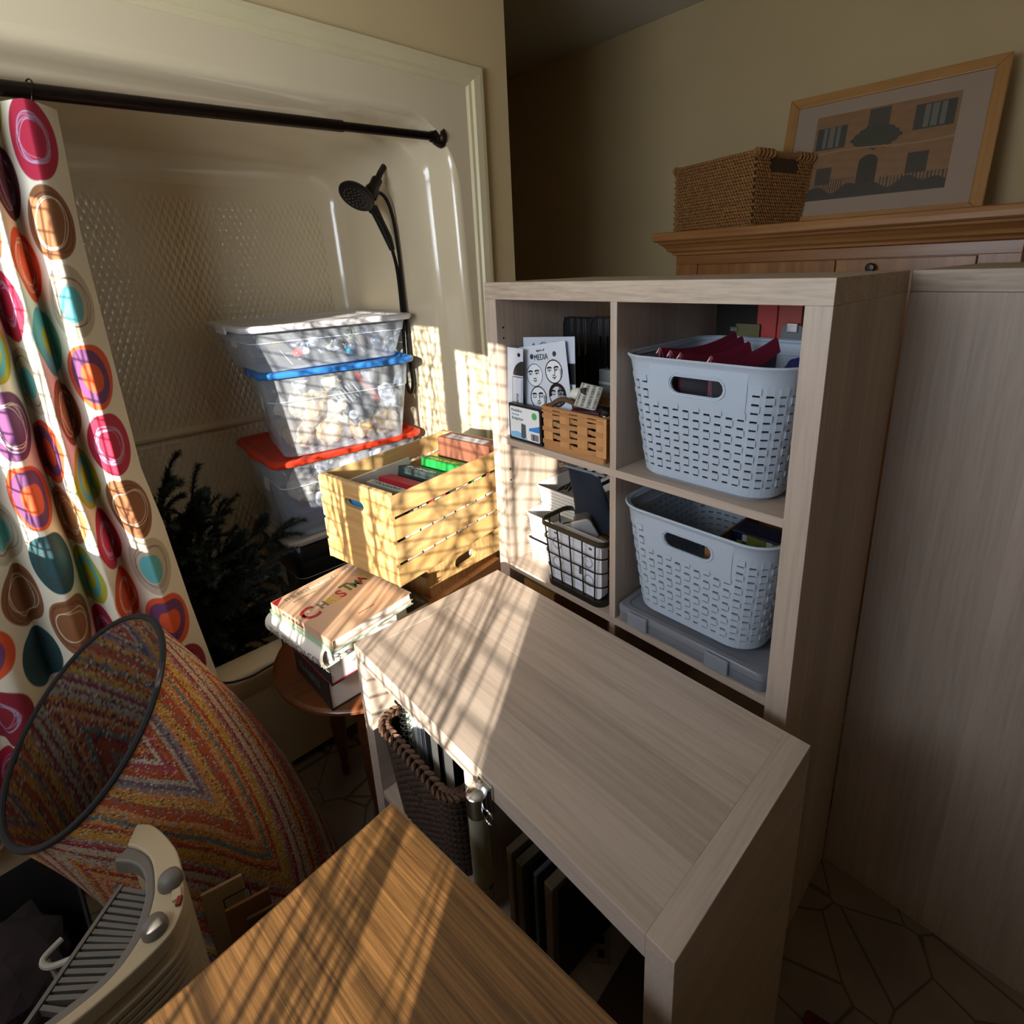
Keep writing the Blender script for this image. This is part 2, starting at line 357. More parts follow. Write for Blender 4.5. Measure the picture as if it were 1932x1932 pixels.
# back panel: moulded diamond texture in two fields
mt, t = newmat('gelcoat_diamond'); t.b.inputs['Base Color'].default_value = (*lin('d8c8a8'), 1); t.b.inputs['Roughness'].default_value = .2
tc = t.n('TexCoord'); sx = t.n('SeparateXYZ'); t.l(tc, 'Object', sx, 0)
def wv(ky, kz):
    a = t.n('Math', operation='MULTIPLY'); a.inputs[1].default_value = ky; t.l(sx, 1, a, 0)
    b_ = t.n('Math', operation='MULTIPLY_ADD'); b_.inputs[1].default_value = kz; t.l(sx, 2, b_, 0); t.l(a, 0, b_, 2)
    s_ = t.n('Math', operation='SINE'); t.l(b_, 0, s_, 0); q = t.n('Math', operation='ABSOLUTE'); t.l(s_, 0, q, 0); return q
a = wv(150, 64); b_ = wv(150, -64); pr = t.n('Math', operation='MULTIPLY'); t.l(a, 0, pr, 0); t.l(b_, 0, pr, 1)
m1 = t.n('MapRange', interpolation_type='SMOOTHSTEP'); m1.inputs[1].default_value = 1.79; m1.inputs[2].default_value = 1.75; t.l(sx, 2, m1, 0)
m2 = t.n('Math', operation='MULTIPLY'); t.l(pr, 0, m2, 0); t.l(m1, 0, m2, 1); t.bump(m2, 0, .8, .004)
bl = contour(.135, .24, .1); MB().loft([[(-.745, y, z) for y, z in bl]], False, True).build('back_panel', mt, tub)
MB().loft([[(-.7449, y, .945), (-.728, y, .951), (-.722, y, .960), (-.7225, y, .966), (-.7449, y, .978)] for y in (-1.1, -1.0, .08, .15)]).build('ledge', m_gel, tub, smooth=True)
MB().loft([[(-.7449, y, .95), (-.735, y, .93), (-.735, y, .28), (-.7449, y, .25)] for y in (-1.05, .10)]).build('lower_panel', mt, tub, .004)
# rod
m_orb = mat('oil_rubbed_bronze', '2a201a', .32, metal=.85, var=.15, vs=30)
rod = thing('curtain_rod', 'dark bronze tension rod spanning the tub opening', 'rod', (XW-.02, .262, 1.900))
sl_ = -.039
MB().tube([(0, -.01, 0), (0, -.32, .32*sl_)], .0125, 16).build('inner_tube', m_orb, rod, smooth=True)
MB().tube([(0, -.31, .31*sl_), (0, -1.45, 1.45*sl_)], .0152, 16).build('outer_tube', m_orb, rod, smooth=True)
MB().lathe([(.030, 0), (.031, .004), (.027, .010), (.028, .013), (.022, .020), (.023, .024), (.017, .033), (.0155, .04)], 24, (0, .018, 0), (0, -1, sl_)).build('end_flange', m_orb, rod, smooth=True)
# ---------------- curtain
m_cloth = printmat('printed_cotton', .85, bump=.12)
SEQ = ['crimson', 'brown', 'beige', 'orange', 'crimson', 'brown', 'beige', 'orange', 'crimson2']
CC = {k: L3(v) for k, v in dict(cream='e2dac6', crimson='ae2340', brown='8a5a38', tan='b5814f', beige='b9ad98', teal='5aa6a8', orange='d8562c', purple='6b3c66', lime='a9a52c', plum='57222e', dteal='234b50', white='efe6d4', dark='4a2a1e', lav='b3a3c4', crimson2='8c1f36').items()}
COLS = [SEQ, ['lime', 'plumw', 'orangep', 'teal2', 'brown', 'limeb', 'crimson', 'orangep', 'brown'], ['plumw', 'orangep', 'crimson', 'beige', 'orange', 'tan', 'limeb', 'crimson', 'brown'],
        ['dteal', 'crimson', 'brown', 'limeb', 'purple2', 'orange', 'dteal', 'brown', 'lime'], ['orange', 'beige', 'dteal', 'crimson', 'plumw', 'beige', 'brown', 'dteal', 'orange']]
FOLD = [(-.648, -.010), (-.670, .030), (-.696, .069), (-.710, .064), (-.738, .0), (-.750, -.030), (-.758, .012), (-.774, .068), (-.788, .060), (-.806, -.008), (-.815, -.032), (-.824, .012), (-.842, .070), (-.862, .068), (-.896, -.010), (-.912, -.030), (-.925, .02), (-.955, .07), (-.985, .058), (-1.0, .015), (-1.02, .02), (-1.05, .065), (-1.09, .06), (-1.12, .01), (-1.16, .05), (-1.22, .06)]
def catmull(P, n):
    P = np.array([P[0]]+list(P)+[P[-1]], float); out = []
    for i in range(1, len(P)-2):
        for t_ in np.linspace(0, 1, n, endpoint=False):
            p0, p1, p2, p3 = P[i-1:i+3]; out.append(.5*((2*p1)+(-p0+p2)*t_+(2*p0-5*p1+4*p2-p3)*t_**2+(-p0+3*p1-3*p2+p3)*t_**3))
    out.append(P[-2]); return np.array(out)
fp = catmull(FOLD, 12); arc = np.concatenate([[0], np.cumsum(np.hypot(*np.diff(fp, axis=0).T))]); SL = arc[-1]
ZT, ZB = 1.838, .30; NU, NVc = 520, 940
def cpos(u, v):
    s = u*SL; y = np.interp(s, arc, fp[:, 0]); x = np.interp(s, arc, fp[:, 1]); z = ZT-(ZT-ZB)*v
    dy = np.interp(z, [.3, .44, .67, .91, 1.06, 1.4, 1.6, 1.84], [.035, .03, .01, -.005, -.022, -.024, -.024, -.012])
    k = .7+.3*np.clip(v*3, 0, 1)
    x = .012+(x-.012)*k+.006*np.sin(v*9+s*30)*v - .012*(1-np.clip(v*4, 0, 1))
    y = y+dy*np.exp(-s*2.0)+(-.6-y)*.10*v*np.clip(s/.3, 0, 1)*-1
    return np.stack([x, y, z], 1)
def cprint(u, v):
    s = u*SL; z = (ZT-ZB)*v; col = np.tile(CC['cream'], (len(u), 1)); PX, PZ = .150, .1555
    # slow wobble makes the blobs hand-drawn
    for ci in range(7):
        sq = COLS[ci % len(COLS)]; cx = .100+PX*ci
        for ri in range(11):
            cz = .07+PZ*ri+(.0 if ci % 2 == 0 else PZ*.5)-(0 if ci % 2 == 0 else PZ)
            kind = sq[ri % len(sq)]; m_ = (np.abs(s-cx) < .09) & (np.abs(z-cz) < .09)
            if not m_.any(): continue
            dx = s[m_]-cx; dz = z[m_]-cz; a = np.arctan2(dz, dx); rng = random.Random(ci*31+ri)
            p1, p2 = rng.uniform(0, 6), rng.uniform(0, 6)
            r = np.hypot(dx, dz)/(1+.035*np.sin(2*a+p1)+.03*np.sin(3*a+p2)); c = col[m_]
            def disc(rad, k, ox=0, oz=0):
                rr = np.hypot(dx-ox, dz-oz)/(1+.06*np.sin(2*a+p2)); a_ = np.clip((rad-rr)/.0024+.5, 0, 1)[:, None]; c[:] = c*(1-a_)+CC[k]*a_
            def ring(rad, k, w_=.0011, ox=0, oz=0, e=.08, ph=0):
                rr = np.hypot(dx-ox, (dz-oz)*1.05)/(1+e*np.sin(2*a+ph)); a_ = np.clip((w_-np.abs(rr-rad))/.0016+.5, 0, 1)[:, None]*.85; c[:] = c*(1-a_)+CC[k]*a_
            RO = .0735
            base = {'crimson': 'crimson', 'crimson2': 'crimson2', 'brown': 'brown', 'beige': 'beige', 'orange': 'orange', 'lime': 'lime', 'plumw': 'plum', 'orangep': 'orange', 'teal2': 'teal', 'limeb': 'lime', 'tan': 'tan', 'purple2': 'purple', 'dteal': 'dteal'}[kind]
            a_ = np.clip((RO-r)/.0024+.5, 0, 1)[:, None]; c[:] = c*(1-a_)+CC[base]*a_
            if kind in ('crimson', 'crimson2'):
                for q in range(7): ring(.040+rng.uniform(-.006, .006), 'lav', .0007, rng.uniform(-.004, .004), rng.uniform(-.004, .004), .1, rng.uniform(0, 6))
            elif kind in ('brown', 'tan'):
                for q in range(2): ring(.058+rng.uniform(-.004, .004), 'dark', .0009, rng.uniform(-.004, .004), rng.uniform(-.003, .003), .06, rng.uniform(0, 6))
                for q in range(2): ring(.047+rng.uniform(-.004, .005), 'white', .0009, rng.uniform(-.005, .005), rng.uniform(-.003, .003), .14, rng.uniform(0, 6))
            elif kind == 'beige':
                disc(.036, 'teal', .004, .004)
                for q in range(2): ring(.052+rng.uniform(-.004, .005), 'dark', .0009, rng.uniform(-.003, .003), 0, .08, rng.uniform(0, 6))
            elif kind == 'orange':
                disc(.059, 'purple', .002, 0); disc(.032, 'orange', -.002, .002)
            elif kind == 'teal2':
                disc(.03, 'lime')
            elif kind == 'limeb':
                disc(.055, 'teal'); disc(.035, 'lime')
            elif kind in ('lime', 'orangep', 'plumw', 'purple2', 'dteal'):
                kk = {'lime': 'orange', 'orangep': 'white', 'plumw': 'lav', 'purple2': 'white', 'dteal': 'dark'}[kind]
                for q in range(4): ring(.045+rng.uniform(-.008, .008), kk, .0008, rng.uniform(-.006, .006), rng.uniform(-.004, .004), .15, rng.uniform(0, 6))
            col[m_] = c
    hem = s < .017; col[hem] = CC['cream']
    return col
cu = thing('shower_curtain', 'cream shower curtain printed with big coloured circles, bunched left', 'curtain', (XW-.02, 0, 0))
printed('curtain_panel', m_cloth, cu, cpos, NU, NVc, cprint)
for y in (-.695, -.80, -.93, -1.06):
    zc = 1.900+sl_*(.262-y)
    pts = [(.0+.021*math.cos(a), y+.004*math.sin(a*2), zc-.006+.027*math.sin(a)) for a in np.linspace(R(-70), R(235), 18)]
    MB().tube(pts, .0014, 6).build('hook', m_orb, cu)
# ---------------- shower head
m_blk = mat('matte_bronze_black', '1d1916', .38, metal=.5)
sh_ = thing('hand_shower', 'dark bronze shower head with hand sprayer and hose on end wall', 'shower head', (-.8, .256, 1.862))
MB().lathe([(.030, 0), (.030, .004), (.024, .012), (.014, .016), (.0135, .02)], 24, (0, -.001, 0), (0, -1, -.1)).build('wall_flange', m_blk, sh_, smooth=True)
MB().tube([(0, -.012, -.001), (0, -.028, -.010), (0, -.045, -.032), (0, -.062, -.062)], .0105, 12).build('shower_arm', m_blk, sh_, smooth=True)
MB().lathe([(.013, 0), (.0185, .006), (.0185, .034), (.024, .046), (.026, .075), (.02, .08)], 18, (0, -.055, -.048), (0, -.55, -.83)).build('bracket', m_blk, sh_, smooth=True)
dax = Vector((.25, -.62, -.74)).normalized(); hc = Vector((0, -.142, -.112))
MB().lathe([(.012, -.028), (.03, -.022), (.058, -.008), (.062, 0), (.060, .006), (.054, .008), (0, .008)], 32, hc, dax).build('spray_face', m_blk, sh_, smooth=True)
nz_ = MB(); q = dax.to_track_quat('Z', 'Y').to_matrix()
for rr, k in ((.012, 6), (.026, 12), (.040, 18)):
    for i in range(k): a = 2*math.pi*i/k; nz_.lathe([(.0018, .007), (.0012, .011)], 5, hc+q @ Vector((rr*math.cos(a), rr*math.sin(a), 0)), dax)
stuff(nz_.build('nozzles', mat('nozzle_rubber', '6a655e', .5), sh_))
MB().tube([hc+Vector((0, .045, -.036)), (0, -.084, -.147), (0, -.065, -.19), (0, -.04, -.245), (0, -.028, -.285)], [.018, .016, .0145, .0145, .010], 12).build('sprayer_handle', m_blk, sh_, smooth=True)
hp = catmull([(0, -.055, -.095), (0, -.035, -.11), (0, -.018, -.15), (.004, -.008, -.24), (.004, -.004, -.40), (.004, -.003, -.55), (.003, -.004, -.68), (.004, .0, -.77), (0, -.008, -.815), (-.004, -.022, -.79), (-.006, -.018, -.68), (-.004, -.012, -.5), (-.002, -.015, -.36), (0, -.028, -.285)], 8)
MB().tube(hp, .0065, 8).build('hose', m_blk, sh_, smooth=True)
# ================================================================ STACK OF BINS IN THE TUB
m_clr = clear('clear_plastic', 'f2f6fb', .13, .14)
m_cld = clear('smoked_plastic', '23262a', .55, .25)
def shell_loops(L, Wd, h0, h1, tp, r=.035, n=5, t=0):
    """rounded-rect bin wall: origin at front-left top corner of the lid footprint; local y runs along the length, -x into the tub"""
    out = []
    for z, k in ((h0, 1), (h0+(h1-h0)*.68, .32), (h0+(h1-h0)*.69, .22), (h1, 0)):
        out.append([(x-Wd/2, y+L/2, z) for x, y in rrect(Wd-.03-2*tp*k-2*t, L-.03-2*tp*k-2*t, r, n)])
    return out
def bin_(label, loc, rz, L, Wd, h, lidc, body, lid_t=.022, tp=.035, flat=True, step=True):
    o = thing('storage_bin', label, 'storage bin', loc, rz)
    b = MB(); lo_ = shell_loops(L, Wd, 0, h-.012, tp)
    b.loft(lo_, True, False).build('body', body, o, smooth=True, solid=.002)
    # raised line where the wall steps
    zz = (h-.012)*.685; b = MB(); b.tube([(x-Wd/2, y+L/2, zz) for x, y in rrect(Wd-.03-2*tp*.25, L-.03-2*tp*.25, .035, 5)], .0016, 6, closed=True); b.build('wall_rib', m_rib, o, smooth=True)
    for yy in (-.006, ): pass
    q = MB()
    prof = [(.012, -.020), (-.002, -.020), (-.006, -.014), (-.006, -.004), (.0, 0), (.016, 0), (.024, -.008), (.03, -.008)]
    loops = [[(x-Wd/2, y+L/2, h+dz) for x, y in rrect(Wd-2*d, L-2*d, .045, 6)] for d, dz in prof]
    q.loft(loops, False, True).build('lid', lidc, o, smooth=True)
    # end latches
    for y in (-.008, L+.001):
        MB().box(-Wd/2-.055, -Wd/2+.055, y, y+.007, h-.03, h-.004).build('latch', lidc, o, .003)
    # paper label on the end facing the curtain
    MB().box(-Wd/2-.03, -Wd/2+.03, .0135+tp*.35, .0145+tp*.35, h*.48, h*.70).build('label_sticker', mat('sticker', 'd8d4c8', .6), o)
    return o
m_rib = mat('plastic_rib', 'dfe9f2', .2)
m_lw = mat('white_lid', 'cfcdd0', .3); m_lb = mat('blue_lid', '2c6fb8', .35); m_lr = mat('red_lid', 'd23a22', .35); m_lg = mat('grey_lid', 'a89f93', .4)
bw = bin_('shallow clear bin of ornaments with white lid, topmost of the stack', (-.728, -.337, 1.206), R(-1), .575, .44, .149, m_lw, m_clr)
bb = bin_('clear bin of crumpled paper with blue lid, second from the top', (-.765, -.306, .906), R(-9), .52, .42, .299, m_lb, m_clr)
br = bin_('clear bin with red lid under the blue lidded bin', (-.765, -.308, .606), R(-2), .555, .45, .299, m_lr, m_clr)
bg = bin_('dark tote with grey lid at the bottom of the bin stack', (-.780, -.297, .128), R(0), .545, .42, .48, m_lg, m_cld)
# contents
m_kraft = mat('kraft_paper', 'c9a679', .8, var=.18, vs=30); m_tissue = mat('tissue_paper', 'd9c9b0', .8, var=.1, vs=25); m_wht = mat('tissue_white', 'd5d3d6', .8, var=.06)
def crumple(r, m, parent, loc, name='crumpled_paper', sx=(1, 1, 1), seed=0):
    bm = bmesh.new(); bmesh.ops.create_icosphere(bm, subdivisions=3, radius=r); rng = random.Random(seed)
    cen = [Vector((rng.gauss(0, 1), rng.gauss(0, 1), rng.gauss(0, 1))).normalized() for _ in range(22)]
    for v in bm.verts:
        d = v.co.normalized(); sd = sorted((d.dot(c) for c in cen), reverse=True); k, k2 = sd[0], sd[1]
        v.co = d*r*(.78+.5*(k-k2)*2.2+rng.uniform(-.02, .02)); v.co = Vector((v.co.x*sx[0], v.co.y*sx[1], v.co.z*sx[2]))
    me = bpy.data.meshes.new(name); bm.to_mesh(me); bm.free(); me.materials.append(m)
    o = bpy.data.objects.new(name, me); COL.objects.link(o); o.parent = parent; o.location = loc; o.rotation_euler = (rng.uniform(0, 6), rng.uniform(0, 6), rng.uniform(0, 6)); return o
def put(parent_bin, name, label, cat, loc, group=None, rot=(0, 0, 0)):
    p = parent_bin.matrix_basis @ Vector(loc); e = thing(name, label, cat, p, group=group); e.rotation_euler = (rot[0], rot[1], rot[2]+parent_bin.rotation_euler.z); return e
def paper(bin, spec, label, grp):
    for k, (loc, r, m, sx) in enumerate(spec):
        e = put(bin, 'crumpled_paper', label, 'packing paper', loc, grp); crumple(r, m, e, (0, 0, 0), 'paper_ball', sx, k*7+len(grp))
paper(bb, [((-.105, .115, .06), .060, m_kraft, (1, 1, 1)), ((-.105, .215, .06), .064, m_kraft, (1, 1, 1)), ((-.105, .315, .06), .06, m_kraft, (1, 1, 1)), ((-.105, .41, .06), .06, m_kraft, (1, 1, 1)), ((-.105, .17, .15), .068, m_kraft, (1, 1, 1)), ((-.10, .245, .145), .055, m_tissue, (1, 1, 1)), ((-.09, .10, .17), .058, m_tissue, (1, 1, 1)), ((-.09, .43, .15), .055, m_wht, (1, 1, 1)), ((-.09, .24, .235), .04, m_tissue, (1, 1, 1)), ((-.085, .36, .245), .04, m_wht, (1, 1, 1)), ((-.09, .13, .25), .035, m_wht, (1, 1, 1)),
           ((-.25, .15, .07), .075, m_kraft, (1, 1, 1)), ((-.25, .32, .08), .08, m_kraft, (1, 1, 1)), ((-.24, .43, .08), .06, m_tissue, (1, 1, 1)), ((-.24, .24, .18), .07, m_wht, (1, 1, 1))],
      'crumpled brown packing paper seen through the blue lidded bin', 'packing paper in the blue lidded bin')
paper(br, [((-.09, .10, .17), .055, m_tissue, (1, 1, 1)), ((-.09, .19, .235), .038, m_wht, (1, 1, 1)), ((-.08, .16, .115), .04, m_wht, (1, 1, 1)), ((-.1, .3, .2), .06, m_wht, (1, 1, 1)), ((-.1, .42, .2), .06, m_wht, (1, 1, 1))],
      'crumpled white tissue seen through the red lidded bin', 'tissue in the red lidded bin')
m_lil = mat('lilac_fabric', '5c5a78', .9, var=.2, vs=12)
e = put(br, 'folded_cloth', 'folded grey lilac cloth at the bottom of the red lidded bin', 'cloth', (-.22, .27, .004)); MB().box(-.15, .15, -.2, .2, 0, .09).build('cloth_fold', m_lil, e, .03, seg=4)
m_tin = mat('dark_print', '2b3038', .5); m_redp = mat('red_print', 'a83a30', .5)
e = put(bb, 'toy_box', 'dark printed toy box tilted inside the blue lidded bin', 'box', (-.10, .345, .09), rot=(R(32), 0, 0))
box('carton', m_tin, e, -.09, .045, -.055, .055, 0, .16)
for k in range(7): box('white_stripe', mat('stripe_white', 'd8dad8', .5), e, .0452, .0462, -.045+.0125*k, -.042+.0125*k, .085, .145, 0)
MB().lathe([(.017, 0), (.017, .001)], 16, (.0452, -.035, .045), (1, 0, 0)).build('round_emblem', mat('emb', 'e4e4e0', .5), e)
box('red_flap', m_redp, e, .0, .044, .0555, .075, .02, .16)
# ornaments in the shallow bin
m_orn = [mat('ornament_%d' % i, c, .2, metal=mt_) for i, (c, mt_) in enumerate((('c9ced6', .5), ('b8312f', .1), ('e3c23a', .1), ('2f9aa8', .1), ('d94a7a', .1), ('e9ecef', 0), ('8fa5bd', .6), ('c8bfa2', .2)))]
rng = random.Random(3)
for k in range(34):
    r = rng.uniform(.009, .019); xx = -.07-abs(rng.gauss(0, .06)) if k < 26 else -.2; yy = .07+.43*rng.random()
    e = put(bw, 'ornament', 'small glassy ornament jumbled inside the shallow clear bin', 'ornament', (min(-.065, xx), yy, .012+r+rng.random()*.07), 'ornaments in the shallow bin', (rng.uniform(-1.5, 1.5), rng.uniform(-1, 1), 0))
    m = m_orn[rng.choice((0, 0, 5, 5, 5, 6, 7)) if k > 7 else k % 8]
    MB().lathe([(.001, -r)]+[(r*math.cos(a), r*math.sin(a)) for a in np.linspace(-1.3, 1.3, 7)]+[(.3*r, r), (.3*r, r*1.3)], 12).build('ball', m, e, smooth=True)
    MB().tube([(.3*r*math.cos(a), 0, r*1.3+.6*r+.5*r*math.sin(a)) for a in np.linspace(-1.4, 3.6, 8)], .0008, 5).build('hook', m_orn[5], e)
e = put(bw, 'wire_ball', 'pale woven twig ball inside the shallow clear bin', 'ornament', (-.085, .365, .105)); m_twig = mat('pale_twig', 'c5c0a0', .7)
wb = MB()
for k in range(12):
    ax = Vector((rng.gauss(0, 1), rng.gauss(0, 1), rng.gauss(0, 1))).normalized(); q = ax.to_track_quat('Z', 'Y').to_matrix()
    wb.tube([q @ Vector((.034*math.cos(a), .034*math.sin(a), .004*math.sin(3*a))) for a in np.linspace(0, 2*math.pi, 20)[:-1]], .0013, 5, closed=True)
wb.build('twig_weave', m_twig, e)
for k in range(7):
    e = put(bw, 'gift_tag', 'pale card tag lying flat among the ornaments in the shallow bin', 'tag', (-.085+rng.uniform(-.02, .01), .09+.05*k, .03+rng.random()*.04), 'tags in the shallow bin', (rng.uniform(.5, 1.6), rng.uniform(-.5, .5), rng.uniform(-1, 1)))
    box('card', m_orn[(0, 5, 6)[k % 3]], e, -.02, .02, -.0006, .0006, -.03, .03, 0)
# ================================================================ ARTIFICIAL TREE IN THE TUB
tr = thing('christmas_tree', 'unlit dark green artificial Christmas tree branches lying in the tub', 'artificial tree', (-.86, -.66, .13))
m_ndl = mat('needles', '26332a', .65, var=.3, vs=60); m_stem = mat('tree_stem', '2a2019', .8)
tips = [(-.78, -.592, .955), (-.76, -.524, .892), (-.78, -.475, .852), (-.8, -.47, .765), (-.85, -.335, .675), (-.82, -.29, .645), (-.75, -.345, .547), (-.85, -.55, .78), (-.75, -.44, .56), (-.72, -.566, .645), (-.72, -.52, .50), (-.7, -.428, .39), (-.7, -.52, .36), (-.66, -.44, .33), (-.7, -.577, .46), (-.8, -.59, .68), (-.85, -.46, .63), (-.66, -.60, .45), (-.64, -.64, .5), (-.65, -.55, .40), (-.68, -.50, .30), (-.9, -.60, .88), (-.95, -.5, .7), (-1.0, -.42, .55), (-.95, -.36, .5), (-.66, -.70, .62), (-.7, -.75, .75), (-.65, -.80, .5), (-.8, -.40, .48), (-.8, -.36, .36), (-.66, -.38, .25), (-.75, -.62, .78)]+[(-.64-.2*random.random(), -.35-.35*random.random(), .28+.45*random.random()) for _ in range(26)]
sm = MB(); nd = MB(); rng = random.Random(11)
def twig(a, b, n, L=.021):
    a = Vector(a); b = Vector(b); mid = (a+b)/2+Vector((0, 0, .03)); P = [a*(1-t_)**2+mid*2*t_*(1-t_)+b*t_*t_ for t_ in np.linspace(0, 1, 7)]
    sm.tube(P, [.004, .0035, .003, .003, .0025, .002, .0015], 5)
    for k in range(n):
        t_ = .15+.85*rng.random(); p = a*(1-t_)**2+mid*2*t_*(1-t_)+b*t_*t_; d = ((mid-a)*(1-t_)+(b-mid)*t_).normalized()
        o = Vector((rng.gauss(0, 1), rng.gauss(0, 1), rng.gauss(0, 1))); o = (o-d*o.dot(d)).normalized(); q = p+(o*.8+d*.6).normalized()*L*rng.uniform(.7, 1.15); s = d.cross(o)*.0021
        nd.add([p-s, p+s, q], [(0, 1, 2)])
    return P
base = Vector((-.86, -.66, .13))
for tp_ in tips:
    t_ = Vector(tp_); h = max(0, min(.55, (t_.z-.13)*.62)); a = Vector((0, 0, h)); b = t_-base; P = twig(a, b, 330)
    for k in range(7):
        s = P[rng.choice((2, 3, 4, 5))]; d = (b-a).normalized(); off = Vector((rng.gauss(0, .5), rng.gauss(0, .5), rng.gauss(0, .4))); twig(s, s+(d+off).normalized()*rng.uniform(.07, .14), 190)
MB().tube([(0, 0, 0), (0, 0, .35), (.01, .01, .62)], [.018, .014, .008], 10).build('trunk', m_stem, tr)
stuff(sm.build('branches', m_stem, tr)); stuff(nd.build('needles', m_ndl, tr))
m_cord = mat('black_cord', '121212', .6)
tag(MB().tube(catmull([(-.60, -.70, .416), (-.56, -.64, .412), (-.494, -.608, .412), (-.474, -.553, .4085), (-.478, -.506, .4085), (-.487, -.468, .4085), (-.52, -.44, .412), (-.60, -.42, .412), (-.62, -.41, .33)], 6), .0035, 6).build('light_cord', m_cord, smooth=True), 'thin black cord trailing over the white tub rim', 'cord')
# ================================================================ OVAL TABLE, BOXES, CRATE
m_cherry = wood('cherry', '2c150b', '6a3a1e', 'y', 40, 14, .28, coat=.4, bump=.08)
ot = thing('side_table', 'glossy cherry oval side table under the book stack', 'table', (-.246, -.17, 0))
el = lambda a_, b_: [(a_*math.cos(2*math.pi*k/48), a_*math.sin(2*math.pi*k/48)+(b_-a_)*(1 if k < 24 else -1)) for k in range(48)]
MB().loft([[(x, y, z) for x, y in el(.244+d, .360+d)] for z, d in ((.476, -.012), (.480, .0), (.486, .008), (.493, .008), (.498, .003), (.5, -.004))]).build('tabletop', m_cherry, ot, smooth=True)
MB().loft([[(x, y, z) for x, y in el(.18, .27)] for z in (.43, .477)]).build('apron', m_cherry, ot, smooth=True)
for x, y in ((.10, -.20), (-.12, -.20), (.10, .20), (-.12, .20)):
    MB().lathe([(.011, 0), (.014, .02), (.011, .05), (.018, .13), (.022, .20), (.016, .26), (.024, .30), (.022, .40), (.024, .44)], 16, (x, y, 0)).build('leg', m_cherry, ot, smooth=True)
C10 = R(10.3); XA = Vector((math.cos(C10), math.sin(C10), 0)); YA = Vector((-math.sin(C10), math.cos(C10), 0))
m_pine = wood('orange_pine', 'b87a48', 'deab78', 'x', 45, 16, .55)
pb = thing('wooden_box', 'low orange pine box under the pale crates on the side table', 'box', (-.078, -.188, .5), C10)
for a in ((-.36, 0, 0, .30, .128, .14, 'lid'), (-.36, 0, 0, .012, 0, .128, 'front_board'), (-.36, 0, .288, .30, 0, .128, 'back_board'), (-.36, -.348, .012, .288, 0, .128, 'side_board'), (-.012, 0, .012, .288, 0, .128, 'side_board')):
    box(a[6], m_pine, pb, a[0]+.001, a[1]-.001, a[2], a[3], a[4], a[5], .0015)
m_cr = wood('crate_pine', 'c39a5c', 'dcbb84', 'y', 38, 14, .6, rings=.25, bump=.25, rscale=14); m_crx = wood('crate_pine_end', 'bf955a', 'd8b57c', 'z', 60, .25, .6, bump=.3); m_crx = wood('crate_pine_end', 'b98d52', 'd9b67d', 'x', 60, 12, .6, rings=.2, bump=.3, rscale=20)
def slot(cx, cz, wd, h, n=6): return [(cx+sx*(wd/2-h/2)+h/2*math.cos(R(a0+180*k/n)), cz+h/2*math.sin(R(a0+180*k/n))) for sx, a0 in ((1, -90), (-1, 90)) for k in range(n+1)]
def holed(mb, x0, x1, z0, z1, hole, t0, t1, fn):
    """plate with one convex hole; fn(a,b,t) maps plate coords (a across, b up, t depth)"""
    cx = sum(p[0] for p in hole)/len(hole); cz = sum(p[1] for p in hole)/len(hole)
    A = sorted({round(math.atan2(p[1]-cz, p[0]-cx), 6) for p in hole+[(x0, z0), (x1, z0), (x0, z1), (x1, z1)]}); I = []; O = []
    for a in A:
        d = (math.cos(a), math.sin(a)); tb = 1e9
        for k in range(len(hole)):
            p, q = hole[k], hole[(k+1) % len(hole)]; ex, ez = q[0]-p[0], q[1]-p[1]; den = d[0]*ez-d[1]*ex
            if abs(den) < 1e-12: continue
            t_ = ((p[0]-cx)*ez-(p[1]-cz)*ex)/den; s_ = ((p[0]-cx)*d[1]-(p[1]-cz)*d[0])/den
            if t_ > 0 and -1e-6 <= s_ <= 1+1e-6: tb = min(tb, t_)
        to = min([((x1 if d[0] > 0 else x0)-cx)/d[0] if abs(d[0]) > 1e-9 else 1e9, ((z1 if d[1] > 0 else z0)-cz)/d[1] if abs(d[1]) > 1e-9 else 1e9])
        I.append((cx+d[0]*tb, cz+d[1]*tb)); O.append((cx+d[0]*to, cz+d[1]*to))
    Ls = [[fn(a, b, t0) for a, b in I], [fn(a, b, t0) for a, b in O], [fn(a, b, t1) for a, b in O], [fn(a, b, t1) for a, b in I]]
    mb.loft(Ls+[Ls[0]], False, False); return mb
ct = thing('wooden_crate', 'pale slatted pine crate full of books, upper of the two crates', 'crate', (-.028, -.287, .767), C10)
CW, CL, CHh = .284, .447, .24
for nm, y0, y1 in (('end_panel', .0, .013), ('end_panel', CL-.013, CL)):
    holed(MB(), -CW+.007, -.007, .003, CHh, slot(-CW/2, .185, .075, .022), y0, y1, lambda a, b, t: (a, t, b)).build(nm, m_crx, ct, .0008)
for sx in (-.007, -CW):
    for k in range(4): box('slat', m_cr, ct, sx+.0003, sx+.0067, 0, CL, .001+.0605*k, .0530+.0605*k, .0012)
for k in range(4): box('floor_slat', m_cr, ct, -CW+.008+.068*k, -CW+.068+.068*k, .0135, CL-.0135, .004, .010, .001)
